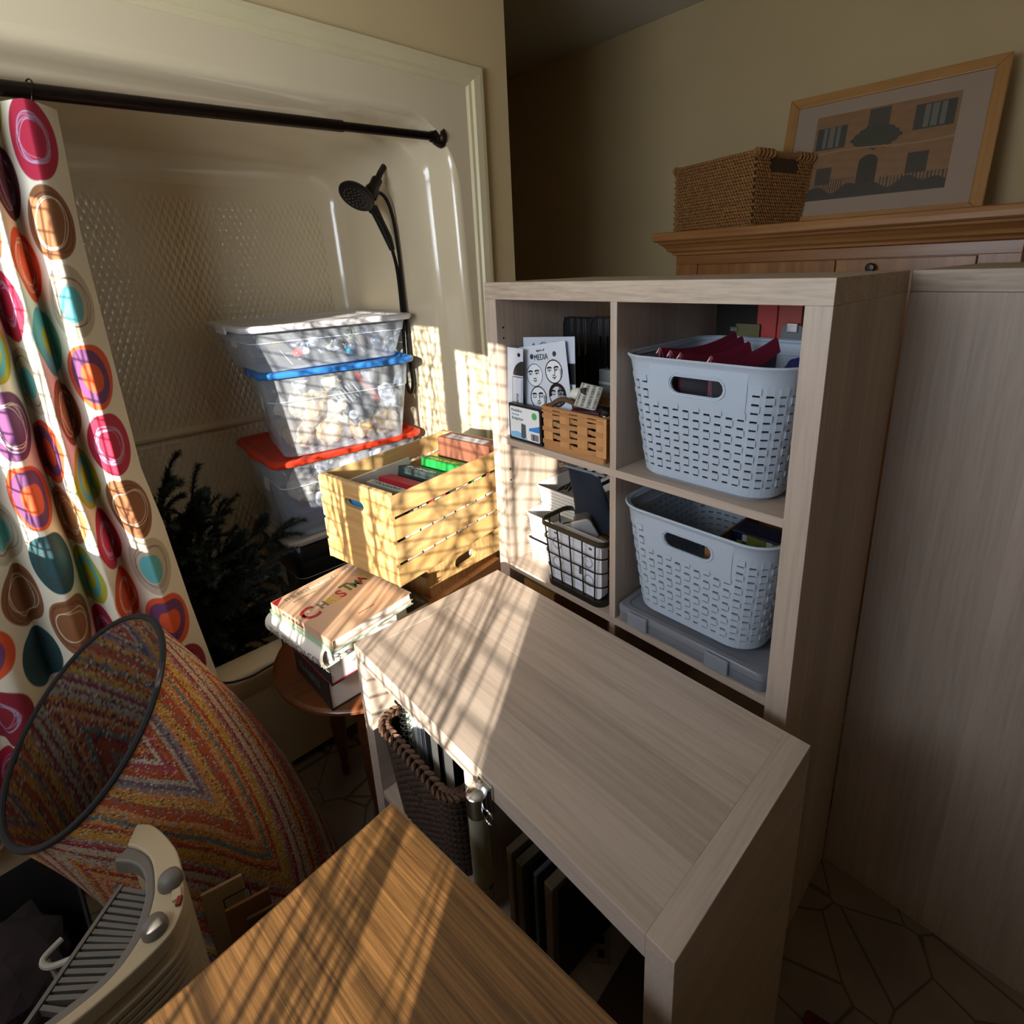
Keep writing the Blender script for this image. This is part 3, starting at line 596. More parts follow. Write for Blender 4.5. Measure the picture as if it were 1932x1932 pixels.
# shallow crate turned the other way underneath
ly = .112; lp = Vector((-.106, -.163, .6402))
lt = thing('wooden_crate', 'shallow pine crate with a handle slot, below the book crate', 'crate', lp, C10)
holed(MB(), .001, .315, .0, .126, slot(.145, .055, .088, .034), -.013, 0, lambda a, b, t: (t, a, b)).build('end_panel', m_crx, lt, .0008)
box('end_panel', m_crx, lt, -.32, -.307, .001, .315, 0, .126, .001)
for y in (0, .309):
    for k in range(2): box('slat', m_cr, lt, -.32, -.0132, y+.0004, y+.0066, .001+.063*k, .059+.063*k, .001)
box('floor_board', m_cr, lt, -.306, -.014, .008, .308, .002, .008, .001)
e = thing('paper_stack', 'white papers showing through the lower crate slot', 'paper', lp+XA*-.25+YA*.06+Vector((0, 0, .009)), C10); box('sheets', mat('paper_sheets', 'e2dccf', .8), e, 0, .2, 0, .2, 0, .07, .001)
# books in the crate: spines up, across the crate
m_pg = mat('book_pages', 'e4dcc8', .8, bump=.4, bs=300)
def crate_book(y, th, top, w0, w1, col, label, title=None, tc='e9e4d0', tilt=0, rough=.45, ttl=.016):
    o = thing('book', label, 'book', ct.matrix_basis @ Vector((0, y, top)), C10, 'books in the crate'); o.rotation_euler = (tilt, 0, C10)
    mcv = mat('cover_'+col, col, rough); hgt = min(.205, top-.014)
    box('cover', mcv, o, w0, w1, 0, .0022, -hgt, 0, .0006); box('cover', mcv, o, w0, w1, th-.0022, th, -hgt, 0, .0006)
    box('spine', mcv, o, w0, w1, .0, th, -.0022, .0012, .0008); box('pages', m_pg, o, w0+.003, w1-.003, .0023, th-.0023, -hgt+.004, -.003, 0)
    if title: text(title, min(ttl, th*.8), mat('ink_'+tc, tc, .5), o, frame((w0+.015, th*.22, .0014), (1, 0, 0), (0, 1, 0)))
    return o
crate_book(.048, .030, .150, -.235, -.03, '6b5f5a', 'grey and pink comic style book nearest the crate end', 'VOLUME', 'b32a4a')
crate_book(.083, .024, .175, -.235, -.03, '1d2a3d', 'navy paperback with white spine lettering in the crate', 'MARK MAKING', 'e9e4e4')
crate_book(.110, .022, .185, -.24, -.03, 'cfd8d6', 'white paperback with dark spine lettering in the crate', 'TYPOGRAPHY', '1c1c1c', ttl=.02)
crate_book(.150, .045, .188, -.235, -.02, 'c2283a', 'thick red hardback with a rounded spine in the crate', tilt=R(-10))
crate_book(.225, .055, .195, -.24, -.015, '2e3a3a', 'dark green grey hardback with outlined title in the crate', 'BURNER', '8f9690', tilt=R(-14), ttl=.03)
crate_book(.300, .040, .200, -.225, -.02, '1f8a3c', 'bright green hardback with yellow title in the crate', 'ECONOMICS', 'd8d23a', tilt=R(-8), ttl=.02)
e = thing('cardboard_box', 'reddish brown box at the far end of the crate', 'box', ct.matrix_basis @ Vector((0, .370, .02)), C10); box('carton', mat('brown_carton', '7d4c38', .6), e, -.225, -.02, 0, .055, 0, .226, .002); box('window_film', m_clr, e, -.20, -.05, .01, .04, .2262, .2272, .0)
e = thing('white_board', 'thin white board standing along the crate side', 'board', ct.matrix_basis @ Vector((-.262, .03, .016)), C10); box('panel', mat('whiteboard', 'dcd8cf', .5), e, 0, .007, 0, .25, 0, .185, .001)
e = thing('blue_folder', 'blue folder showing through the crate handle slot', 'folder', ct.matrix_basis @ Vector((-.2, .017, .016)), C10); box('cover', mat('blue_folder', '2a7fc4', .4), e, 0, .12, 0, .006, 0, .19, .001)
# white edges of upright books behind the slats
for k in range(9):
    e = thing('book', 'slim white paged book lying against the crate slats', 'book', ct.matrix_basis @ Vector((-.03-.0, .05+.041*k, .016)), C10, 'slim books behind the slats'); hh = .12 if k < 3 else .14
    box('pages', m_pg, e, 0, .02, 0, .036, 0, hh, .001); box('cover', mat('slim_cover', ('20201e', '8c3a2a', '2f6b40')[k % 3], .5), e, 0, .021, .0362, .038, 0, hh+.002, 0)
# ================================================================ BOOK STACK
B8 = R(6.5)
def stack_book(zb, zt, x, y, wd, ln, rz, cover, label, spine_round=0, pages='e9e6df', name='book'):
    """local: x along the spine edge (A->D), y away from the spine; spine edge at y=0"""
    o = thing(name, label, 'book', (x, y, zb), rz, 'stacked books on the side table'); h = zt-zb; mcv = mat('cover_'+cover, cover, .4, coat=.15); t_ = .0028 if h > .03 else .0012
    mp = mat('pages_'+pages, pages, .8, bump=.35, bs=260)
    box('cover', mcv, o, 0, wd, 0, ln, 0, t_, .0006); box('cover', mcv, o, 0, wd, 0, ln, h-t_, h, .0006)
    box('pages', mp, o, .003, wd-.004, .004, ln-.004, t_, h-t_, 0)
    if spine_round:
        pr = [(-spine_round*math.sin(a), h/2-h/2*math.cos(a)) for a in np.linspace(0, math.pi, 9)]; pr2 = [(y_*.75+.0015, h/2+(z_-h/2)*.86) for y_, z_ in pr[::-1]]
        MB().loft([[(x_, y_, z_) for y_, z_ in pr+pr2] for x_ in (0, wd)]).build('spine', mcv, o, smooth=True)
    else: box('spine', mcv, o, 0, wd, 0, t_, 0, h, .0006)
    return o
b1 = stack_book(.5, .592, -.285, -.476, .208, .27, R(1), '1a1d1e', 'thick black slipcased book with white pages, lowest of the stack')
b2 = stack_book(.592, .672, -.258, -.486, .214, .28, R(3), '22262a', 'thick black book with white pages, second from the bottom'); box('red_endpaper', mat('red_edge', 'b02038', .5), b2, .002, .2125, -.0005, .277, .0029, .0045, 0)
b3 = stack_book(.672, .722, -.236, -.523, .230, .225, R(9.5), 'd9d2c6', 'white hardback with rounded spine, third from the top', .018)
b4 = stack_book(.722, .734, -.229, -.526, .256, .222, R(9), 'a8c4a4', 'thin pale green paperback under the holiday book')
b5 = stack_book(.734, .755, -.221, -.523, .25, .215, R(9.4), 'c7a283', 'tan holiday cookbook with decorated lettering, topmost of the stack')
text('THE FRENCH COURSE', .026, mat('ink_grey', '8d877c', .6), b3, frame((.02, -.0185, .014), (1, 0, 0), (0, -.1, 1)))
text('CLASSICS', .03, mat('ink_dim', '55585a', .6), b1, frame((.03, -.0006, .03), (1, 0, 0), (0, 0, 1)))
text('BEST OF THE SEASON', .009, mat('ink_black', '222222', .6), b5, frame((.05, -.0004, .006), (1, 0, 0), (0, 0, 1)))
# cover art: letters run along the book's y axis, tops toward -x
def cv(x, y): return frame((x, y, .0213), (0, 1, 0), (-1, 0, 0))
ink = {k: mat('print_'+k, v, .5) for k, v in dict(red='a32028', grn='2f5a3a', gld='c9a23a', gry='6a6552', wht='efe6da').items()}
for ch, k, s_, x_, y_ in (('C', 'red', .070, .142, .008), ('H', 'gry', .036, .126, .054), ('R', 'gld', .038, .126, .076), ('I', 'gld', .042, .128, .0975), ('S', 'red', .048, .126, .107), ('T', 'grn', .052, .116, .128), ('M', 'grn', .040, .116, .150), ('A', 'red', .034, .108, .174), ('S', 'gld', .048, .108, .187)):
    text(ch, s_, ink[k], b5, cv(x_, y_), 'cover_letter', sx=.82, bold=.0014)
text('THE BEST', .020, ink['gry'], b5, cv(.030, .020), 'cover_title', sx=.8); text('HOLIDAY COOKBOOK', .014, ink['wht'], b5, cv(.030, .085), 'cover_title')
text('good homemade recipes', .006, ink['gry'], b5, cv(.048, .03), 'cover_subtitle'); text('stories and menus', .006, ink['red'], b5, cv(.215, .09), 'cover_subtitle')
MB().add([(.002, .0, .0212), (.03, 0, .0212), (.002, .028, .0212)], [(0, 1, 2)]).build('corner_flash', ink['red'], b5)
for k in range(7): MB().lathe([(.004, 0), (.004, .0003)], 10, (.122-.002*k, .0155+.003*k if k > 3 else .016, .0212)).build('stripe_dot', ink['wht'], b5) if k % 2 else None
# ================================================================ GREY WOVEN PLASTIC BASKETS
m_bask = mat('blue_grey_plastic', 'adbac9', .42, bump=.05, bs=200)
def weave_basket(label, loc, rz=0, wt=.318, dt=.345, wb=.262, db=.30, h=.238, rt=.055):
    o = thing('woven_basket', label, 'basket', loc, rz, 'grey woven plastic baskets')
    def rr(z, off=0):
        k = min(1, max(0, z/h)); w_, d_ = wb+(wt-wb)*k+2*off, db+(dt-db)*k+2*off; return w_, d_, rt+off
    # perimeter parameter: arc length around a reference rectangle, started at the middle of the back
    NSEG = 6
    def ring(z, off, S):
        w_, d_, r = rr(z, off); L1, L2, Q = w_-2*r, d_-2*r, math.pi*r/2; tot = 2*L1+2*L2+4*Q; out = []
        for s in S:
            a = s*tot
            # order: front left->right, corner, right, corner, back, corner, left, corner ; front centre at s=.0
            a = (a+L1/2) % tot
            if a < L1: p = (-L1/2+a, -d_/2)
            elif a < L1+Q: t = (a-L1)/r; p = (L1/2+r*math.sin(t), -d_/2+r-r*math.cos(t))
            elif a < L1+Q+L2: p = (w_/2, -L2/2+(a-L1-Q))
            elif a < L1+2*Q+L2: t = (a-L1-Q-L2)/r; p = (w_/2-r+r*math.cos(t), L2/2+r*math.sin(t))
            elif a < 2*L1+2*Q+L2: p = (L1/2-(a-L1-2*Q-L2), d_/2)
            elif a < 2*L1+3*Q+L2: t = (a-2*L1-2*Q-L2)/r; p = (-L1/2-r*math.sin(t), d_/2-r+r*math.cos(t))
            elif a < 2*L1+3*Q+2*L2: p = (-w_/2, L2/2-(a-2*L1-3*Q-L2))
            else: t = (a-2*L1-3*Q-2*L2)/r; p = (-w_/2+r-r*math.cos(t), -L2/2-r*math.sin(t))
            out.append((p[0], p[1], z))
        return out
    NC = 56; S = []
    for c in range(NC): S += [(c-.28)/NC, (c+.28)/NC]          # slot column, web
    S2 = [s % 1 for s in S]
    z0, z1, NR = .026, .205, 12; ph = (z1-z0)/NR; Z = [0.0, .010, z0]
    for r in range(NR): Z += [z0+ph*(r+.25), z0+ph*(r+1)] if r < NR-1 else [z0+ph*(r+.25), z1]
    Z += [h]
    rings = [ring(z, -.012 if z == 0 else 0, S2) for z in Z]; n = len(S2); vs = [p for q in rings for p in q]; fs = []
    HW, HR = 4, 3                                              # handle panel: +-4 columns, top 3 rows, front and back
    def in_handle(c, r): return min(abs(c), NC-c) <= HW and r >= NR-HR or abs(c-NC//2) <= HW and r >= NR-HR
    for i in range(len(Z)-1):
        r, slot_row = (i-2)//2, (i-2) % 2 == 0 and 2 <= i < 2+2*NR
        for j in range(n):
            c, isslot = j//2, j % 2 == 0; k = (j+1) % n
            rz_ = r if 2 <= i < 2+2*NR else -1
            if rz_ >= 0 and isslot and slot_row and not in_handle(c, rz_): continue
            if (rz_ >= NR-HR or i >= 2+2*NR) and (min(abs(c), NC-c) < HW or (c == NC-HW and not isslot)) and not (c == HW): continue
            fs.append((i*n+j, i*n+k, (i+1)*n+k, (i+1)*n+j))
    fs.append(tuple(range(n))[::-1])
    MB().add(vs, fs).build('body', m_bask, o, solid=.0024)
    # raised weave blocks
    wv = MB()
    for r in range(NR):
        for c in range(NC):
            if (c+r) % 2 or in_handle(c, r): continue
            za, zb = z0+ph*(r+.25), z0+ph*(r+1); e0, e1 = (c-.33)/NC % 1, (c+.33)/NC % 1
            A = ring(za, .0002, (e0, e1)); B_ = ring(zb, .0002, (e0, e1)); A2 = ring(za, .0030, (e0, e1)); B2 = ring(zb, .0030, (e0, e1))
            wv.add([A[0], A[1], B_[1], B_[0], A2[0], A2[1], B2[1], B2[0]], [(4, 5, 6, 7), (0, 1, 5, 4), (1, 2, 6, 5), (2, 3, 7, 6), (3, 0, 4, 7)])
    stuff(wv.build('weave_relief', m_bask, o))
    # rim, front handle plate with its hole
    pr = [(-.004, h-.030), (.0018, h-.029), (.0025, h-.010), (.006, h-.004), (.0085, h), (.006, h+.003), (.001, h+.001), (-.004, h-.006)]
    SS = [k/120 for k in range(120)]; MB().loft([ring(z, off, SS) for off, z in pr], False, False).build('rim', m_bask, o, smooth=True)
    f0 = -(HW+.25)/NC; f1 = -f0; zl, zh = z0+ph*(NR-HR)-.004, h-.004
    def mp(a, b, t): return ring(b, t, (((f0+(f1-f0)*a)) % 1,))[0]
    zc = zl+(zh-zl)*.50; hole = [(x_/.19+.5, zc+z_) for x_, z_ in slot(0, 0, .105, .031)]
    q = MB(); holed(q, .0, 1.0, zl, zh, hole, .0025, -.0012, mp); q.build('handle_plate', m_bask, o)
    q = MB(); P = []
    for x_, z_ in slot(0, 0, .113, .039): P.append(mp(x_/.19+.5, zc+z_, .0025))
    q.tube(P, .0018, 6, closed=True); q.build('handle_rim', m_bask, o, smooth=True)
    return o
z_1, z_2 = zs[0], zs[1]
k1 = weave_basket('grey woven plastic basket of red-zipped pouches, upper right cubby', (.560, .168, z_1+.0005), R(1), dt=.335, db=.295)
k2 = weave_basket('grey woven plastic basket on a clear case, lower right cubby', (.560, .168, z_2+.046), R(0), dt=.335, db=.295)
# pouches
m_mesh, t = newmat('grey_mesh'); t.b.inputs['Base Color'].default_value = (*lin('6c6a72'), 1); t.b.inputs['Roughness'].default_value = .6
c = t.coords((1, 1, 1)); wx = t.n('TexChecker', i_Scale=900); t.l(c, 0, wx, 0); wx.inputs[1].default_value = (*lin('8a8890'), 1); wx.inputs[2].default_value = (*lin('3d3b43'), 1); t.l(wx, 0, t.b, 'Base Color')
m_crim = mat('crimson_zip', '7a1c36', .55)
def pouch(a, b, ztop0, ztop1, zbot, lab):
    a = Vector(a); b = Vector(b); L = (b-a).length; d = (b-a).normalized(); o = thing('mesh_pouch', lab, 'pouch', (a.x, a.y, z_1+.01), math.atan2(d.y, d.x), 'red-zipped pouches in the upper grey basket')
    def top(u): return (ztop0+(ztop1-ztop0)*u**1.5-.012*math.sin(math.pi*u)) - z_1-.01
    lp = []
    for u in np.linspace(0, 1, 12):
        zt = top(u); bul = .006*math.sin(math.pi*u); lp.append([(u*L, -.004-bul, 0), (u*L, .004+bul, 0), (u*L, .006+bul, zt*.6), (u*L, .0015, zt), (u*L, -.0015, zt), (u*L, -.006-bul, zt*.6)])
    MB().loft(lp).build('pouch_body', m_mesh, o, smooth=True)
    MB().tube([(u*L, 0, top(u)+.002) for u in np.linspace(0, 1, 12)], .0038, 8).build('zip_edge', m_crim, o, smooth=True)
    tp = []
    for u in np.linspace(0, 1, 12): tp.append([(u*L, -.0042, top(u)+.002), (u*L, -.0115-.003*math.sin(math.pi*u), top(u)-.020), (u*L, -.0095-.003*math.sin(math.pi*u), top(u)-.020), (u*L, -.0025, top(u)+.004)])
    MB().loft(tp).build('zip_tape', m_crim, o, smooth=True)
    MB().tube([(0, 0, 0), (0, 0, top(0))], .003, 6).build('piping', m_crim, o); MB().tube([(L, 0, 0), (L, 0, top(1))], .003, 6).build('piping', m_crim, o)
    MB().tube([(.004, .004, top(0)+.004), (-.004, .005, top(0)-.006)], .0022, 6).build('zip_pull', mat('chrome', 'd0d0d0', .15, metal=1), o)
pouch((.464, .040, 0), (.500, .262, 0), 1.336, 1.345, 0, 'mesh pouch with crimson zip nearest the left side of the basket')
pouch((.490, .036, 0), (.530, .232, 0), 1.333, 1.341, 0, 'mesh pouch with crimson zip, second from the left in the basket')
pouch((.512, .034, 0), (.560, .200, 0), 1.331, 1.336, 0, 'mesh pouch with crimson zip, third from the left in the basket')
pouch((.572, .034, 0), (.616, .192, 0), 1.330, 1.348, 0, 'mesh pouch with crimson zip nearest the right side of the basket')
e = thing('blue_bag', 'crumpled dark blue bag at the back of the upper grey basket', 'bag', (.655, .22, z_1+.19)); crumple(.04, mat('blue_bag', '2c2f6a', .5), e, (0, 0, 0), 'bag_body', seed=5)
# things behind the upper basket
e = thing('red_binder', 'dark red binder standing behind the upper grey basket', 'binder', (.502, .357, z_1)); box('cover', mat('red_binder', 'b02018', .5), e, 0, .044, 0, .03, 0, .335, .002); box('cover', mat('red_binder_b', 'a5361f', .5), e, .045, .095, 0, .03, 0, .335, .002)
e = thing('brown_board', 'dark brown board behind the upper grey basket', 'board', (.400, .368, z_1)); box('panel', mat('brown_board', '1c140c', .8), e, 0, .101, 0, .012, 0, .335, .001)
m_chr = mat('chrome_clip', 'cfcfcf', .18, metal=1)
e = thing('clipboard', 'small grey clipboard behind the right of the upper basket', 'clipboard', (.560, .350, z_1)); MB().loft([[(x, y, z) for x, z in rrect(.046, .27, .012, 4, .023, .135)] for y in (0, .003)]).build('board', mat('grey_board', '6a7070', .6), e); box('clip', m_chr, e, .012, .034, -.005, 0, .255, .274, .001)
e = thing('olive_folder', 'olive folder with a chrome clip behind the upper basket', 'folder', (.458, .350, z_1)); box('cover', mat('olive', '5f5a2c', .6), e, 0, .055, 0, .006, 0, .268, .001); box('clip', m_chr, e, -.012, .006, -.004, .009, .250, .262, .002)
# lower basket contents
m_card = mat('cardboard', '8a6238', .8, var=.06)
e = thing('cardboard_box', 'open cardboard box inside the lower grey basket', 'box', (.572, .050, z_2+.07), R(0))
for a in ((0, .003, 0, .24), (.100, .103, 0, .24)): box('side', m_card, e, a[0], a[1], a[2], a[3], 0, .155, 0)
box('flap', m_card, e, .003, .100, 0, .004, 0, .160, 0); box('end', m_card, e, .003, .100, .236, .24, 0, .16, 0); box('base', m_card, e, .003, .100, .004, .236, 0, .004, 0)
def jig(u, v):
    rs = np.random.RandomState(4); k = (np.floor(u*9)*7+np.floor(v*9)*13).astype(int) % 97; h = rs.rand(97)[k]; c = np.array([L3('1c2c5e')])*(.5+h[:, None]); g = (v > .72) & (h > .45); c[g] = L3('7d8a34'); w_ = (v > .7) & (h > .9); c[w_] = L3('c8d0d8'); return c
e = thing('puzzle_box', 'blue printed box with a green landscape inside the lower basket', 'box', (.577, .150, z_2+.076)); box('carton', mat('navy_carton', '171d3a', .4), e, 0, .095, 0, .055, 0, .150, .001)
printed('picture', printmat('puzzle_print', .35), e, lambda u, v: np.stack([.002+.091*u, 0*u-.0006, .005+.142*v], 1), 60, 80, jig)
# clear flat case
cc_ = thing('clear_case', 'flat clear plastic case with latches under the lower grey basket', 'case', (.396, .0, z_2))
MB().loft([[(x, y, z) for x, y in rrect(.332-2*i, .36-2*i, .02, 5, .166, .182)] for z, i in ((.001, .004), (.006, 0), (.024, 0))]).build('base', clear('frosted_plastic', 'b9bcc6', .35, .25), cc_, smooth=True)
MB().loft([[(x, y, z) for x, y in rrect(.334-2*i, .362-2*i, .02, 5, .166, .182)] for z, i in ((.026, 0), (.034, 0), (.040, .004), (.040, .016), (.037, .018))]).build('lid', clear('frosted_lid', 'b9bcc6', .35, .25), cc_, smooth=True)
for x in (.06, .24): MB().box(x-.024, x+.024, -.007, -.001, .008, .040).build('latch', clear('latch_plastic', 'c3c6d0', .35, .3), cc_, .002)
# ================================================================ TOP LEFT CUBBY
m_ink = mat('black_ink', '141414', .5); m_cream = mat('label_white', 'e6e8ea', .4)
bx = thing('product_box', 'black edged white product box with barcode in top left cubby', 'box', (.058, .008, z_1), R(0))
box('carton', mat('black_carton', '1a1b1d', .4), bx, 0, .112, 0, .017, 0, .091, .001)
MB().loft([[(x, y, z) for x, z in rrect(.102, .078, .005, 3, .056, .046)] for y in (-.0008, .0)]).build('label', m_cream, bx)
def fr(x, z, y=-.001): return frame((x, y, z), (1, 0, 0), (0, 0, 1))
text('MediaBox', .0095, m_ink, bx, fr(.011, .073)); text('extra large', .006, mat('ink_blue', '3a78b5', .5), bx, fr(.012, .064)); text('Budgetizer', .0095, m_ink, bx, fr(.012, .053)); 
MB().lathe([(.0085, 0), (.0085, .0006)], 20, (.091, -.0008, .070), (0, -1, 0)).build('green_seal', mat('seal_green', '4fae5a', .5), bx)
MB().loft([[(x, y, z) for x, z in ((.072, .038), (.107, .048), (.107, .032), (.072, .032))] for y in (-.0014, -.0008)]).build('blue_wedge', mat('wedge_blue', '2f86d0', .5), bx)
MB().loft([[(x, y, z) for x, z in ((.007, .008), (.065, .008), (.06, .018), (.03, .024), (.007, .02))] for y in (-.0014, -.0008)]).build('blue_wave', mat('wave_blue', '7fbce4', .5), bx)
MB().loft([[(x, y, z) for x, z in ((.044, .012), (.052, .008), (.061, .014), (.060, .044), (.046, .046))] for y in (-.0020, -.0008)]).build('device_picture', mat('device_grey', '4b565c', .5), bx)
q = MB(); rng = random.Random(2); x = .078
while x < .104: w_ = rng.choice((.0006, .0012, .0018)); q.box(x, x+w_, -.0016, -.0012, .010, .026); x += w_+rng.choice((.0007, .0012))
q.build('barcode', m_ink, bx); box('barcode_patch', m_cream, bx, .075, .107, -.0012, -.0008, .008, .029, 0)
# stamp packs
m_pack = printmat('stamp_card', .25, coat=.4)
def faces(u, v):
    x = u*.155; y = (1-v)*.215; c = np.tile(L3('ccd3de'), (len(u), 1)); K = L3('15171c')
    for n_, (cx, cy, shd) in enumerate(((.045, .070, 0), (.110, .066, .3), (.050, .124, .4), (.114, .120, .9))):
        dx, dy = (x-cx)/.0265, (y-cy)/.0265; r = np.hypot(dx, dy); c[r < 1] = L3('e2e6ec') if n_ < 3 else L3('c6cad2')
        c[np.abs(r-1) < (.03 if n_ == 0 else .055)] = K
        rs = np.sin(dx*31+n_)*np.sin(dy*27+n_*2)
        if shd: c[(r < 1) & (dx > 1-shd*.9) & (rs > -.1) & (dy > -.2 if n_ != 3 else True)] = K
        if n_ == 3: c[(r < 1) & (r > .74) & (dy < .1)] = K
        for s in (-1, 1):
            ex = dx-s*.42+.08; b = dy+.40-.9*ex*ex; c[(np.abs(b) < .075) & (np.abs(ex) < .30)] = K     # brow
            c[(np.hypot(ex/.24, (dy+.12)/.13) < 1) & (np.hypot(ex/.24, (dy+.12)/.13) > .72) & (dy < -.06)] = K
            if n_ in (0, 1): c[np.hypot(ex+.03, dy+.12) < .085] = K
            else: c[(np.abs(dy+.06-.4*ex*ex) < .035) & (np.abs(ex) < .22)] = K
        c[(np.abs(dx-.02-.10*(dy < .2)) < .035) & (dy > -.3) & (dy < .22) & (n_ != 0)] = K
        c[(np.abs(dy-.30-.5*dx*dx) < .04) & (np.abs(dx) < .2)] = K
        c[(np.abs(dy-.52+.25*np.abs(dx)) < .045) & (np.abs(dx) < .25)] = K; c[(np.abs(dy-.62) < .025) & (np.abs(dx) < .12)] = K
    for cx in (.042, .118): c[np.hypot(x-cx, y-.026) < .0062] = L3('3a3e46')
    return c
sp = thing('stamp_pack', 'clear stamp pack printed with four moon faces in top left cubby', 'stamp pack', (.058, .050, 1.310), rot=(R(-3), R(-10), 0))
printed('card', m_pack, sp, lambda u, v: np.stack([.155*u, 0*u, -.215*(1-v)], 1), 190, 260, faces, solid=.001)
text('MEDIA', .020, m_ink, sp, frame((.050, -.0008, -.036), (1, 0, 0), (0, 0, 1)), sx=.8); text('Stamps', .012, m_ink, sp, frame((.055, -.0008, -.205), (1, 0, 0), (0, 0, 1))); text('layers of', .008, m_ink, sp, frame((.060, -.0008, -.016), (1, 0, 0), (0, 0, 1)))
def pack2(u, v):
    x = u*.165; y = (1-v)*.2; c = np.tile(L3('b9c1cf'), (len(u), 1)); c[(np.hypot(x-.035, y-.018) < .005)] = L3('33363c'); c[(y > .05) & (y < .09) & (x > .135)] = L3('1a1b1e'); c[(np.abs(y-.014-.003*np.sin(x*160)) < .0015) & (x > .05) & (x < .12)] = L3('4a4e58'); return c
sp2 = thing('stamp_pack', 'clear stamp pack standing behind the moon face pack', 'stamp pack', (.062, .062, 1.334), rot=(R(-4), R(-4), 0)); printed('card', m_pack, sp2, lambda u, v: np.stack([.168*u, 0*u, -.235*(1-v)], 1), 90, 90, pack2, solid=.001)
def pack3(u, v):
    x = u*.054; y = (1-v)*.22; c = np.tile(L3('c6ccd8'), (len(u), 1)); K = L3('1a1b1e'); c[np.hypot(x-.040, y-.016) < .005] = K
    c[(np.hypot((x-.058)/.038, (y-.066)/.036) < 1) & (y < .066)] = L3('2c2f2c'); c[(np.abs(y-.070) < .0007) & (x > .018)] = K; c[(np.abs(x-.018) < .0006) & (y > .07)] = K
    c[(np.sin(y*900)*np.sin(x*1400) > .1) & (x > .046) & (x < .060) & (y > .075)] = L3('6a6e78'); c[(np.sin(y*900)*np.sin(x*1400) > .0) & (x > .061) & (x < .068) & (y > .08)] = L3('c0485a'); return c
sp3 = thing('stamp_pack', 'stamp pack with sideways lettering leaning on left cubby wall', 'stamp pack', (.0405, .028, 1.313), rot=(R(-2), R(1), R(2))); printed('card', m_pack, sp3, lambda u, v: np.stack([.054*u, 0*u, -.22*(1-v)], 1), 80, 220, pack3, solid=.001)
text('Background Stamp', .0115, m_ink, sp3, frame((.038, -.0008, -.205), (0, 0, 1), (-1, 0, 0)), sx=1.1)
# black slotted organisers
m_bp = mat('black_plastic', '131417', .3)
for loc, lab, dz in (((.045, .225, z_1), 'black slotted plastic file holder, left of the pair in the cubby', .278), ((.155, .205, z_1), 'black slotted plastic file holder, right of the pair in the cubby', .283)):
    o = thing('file_holder', lab, 'file holder', loc, 0, 'black file holders')
    fp_ = MB(); ncol = 3; X = [0, .026, .032, .048, .054, .070, .076, .10] 
    for i in range(len(X)-1):
        sl2 = i % 2 == 1
        if sl2: fp_.box(X[i], X[i+1], 0, .003, 0, .10).box(X[i], X[i+1], 0, .003, dz-.045, dz)
        else: fp_.box(X[i], X[i+1], 0, .003, 0, dz)
    fp_.build('front_panel', m_bp, o, .001)
    box('side_panel', m_bp, o, .10, .103, 0, .13, 0, dz, .001); box('side_panel', m_bp, o, -.003, 0, 0, .13, 0, dz*.6, .001); box('base', m_bp, o, 0, .10, .003, .13, 0, .004, .001)
    MB().tube([(0, 0, .02), (0, 0, dz-.02)]+[(.02-.02*math.cos(a), 0, dz-.02+.02*math.sin(a)) for a in np.linspace(.2, 1.57, 5)]+[(.10, 0, dz)], .0024, 6).build('edge_bead', m_bp, o, smooth=True)
for lab, loc, w_, h_, col in (('lower white pad in the stack behind the wicker basket', (.19, .195, z_1), .165, .055, 'cfd0cf'), ('grey pad in the middle of the stack behind the wicker basket', (.195, .197, z_1+.056), .16, .045, '9b9c9c')):
    o = thing('paper_pad', lab, 'paper pad', loc); 
    for k in range(4): box('pad', mat('pad_'+col, col, .7), o, .001*k, w_-.001*(k % 2), 0, .09, h_/4*k+.0004, h_/4*(k+1), .0005)
gl = thing('clear_box', 'clear acrylic box with a white clasp on the paper pads', 'box', (.192, .190, z_1+.102)); box('base', clear('acrylic', 'dfe8e8', .4, .08), gl, 0, .16, 0, .08, 0, .022, .002); box('lid', clear('acrylic_lid', 'e6eeee', .45, .08), gl, 0, .16, 0, .08, .0235, .058, .002); box('clasp', m_cream, gl, .075, .10, -.004, .0, .016, .032, .002); box('white_band', m_cream, gl, .001, .075, -.0012, -.0002, .022, .028, 0)
# splint basket
m_spl = wood('ash_splint', '8a5c33', 'b98450', 'x', 60, 10, .6, bump=.2); m_splz = wood('ash_splint_v', '9a6a3c', 'c8935c', 'z', 60, 10, .6, bump=.2)
sb_ = thing('splint_basket', 'woven wood splint basket of stamping tools in top left cubby', 'basket', (.176, .010, z_1))
bwid, bdep, bh = .178, .15, .10
def loopx(off, z): return [(x, y, z) for x, y in rrect(bwid+2*off, bdep+2*off, .006, 2, bwid/2, bdep/2)]
box('base', m_spl, sb_, .004, bwid-.004, .004, bdep-.004, .0005, .004, 0)
MB().loft([loopx(.0, .0), loopx(.0015, 0), loopx(.0015, .014), loopx(0, .014)]+[loopx(0, 0)], False, False).build('bottom_band', m_spl, sb_)
nst = 6; ups_ = [(.004+.0315*i, 0) for i in range(nst)]
for i in range(4):
    x = .003+.0515*i
    for y in (.0, bdep): 
        q = MB()
        for zz in range(7): q.box(x+.001, x+.029, y-.0026 if y == 0 else y, y if y == 0 else y+.0026, .0145+.0122*zz, .0145+.0122*zz+.0122)
        q.build('stake', m_splz, sb_, 0)
for y in np.linspace(.004, bdep-.026, 5):
    for x in (0, bwid): box('stake', m_splz, sb_, x-.001 if x == 0 else x, x if x == 0 else x+.001, y, y+.022, .0145, .098, 0)
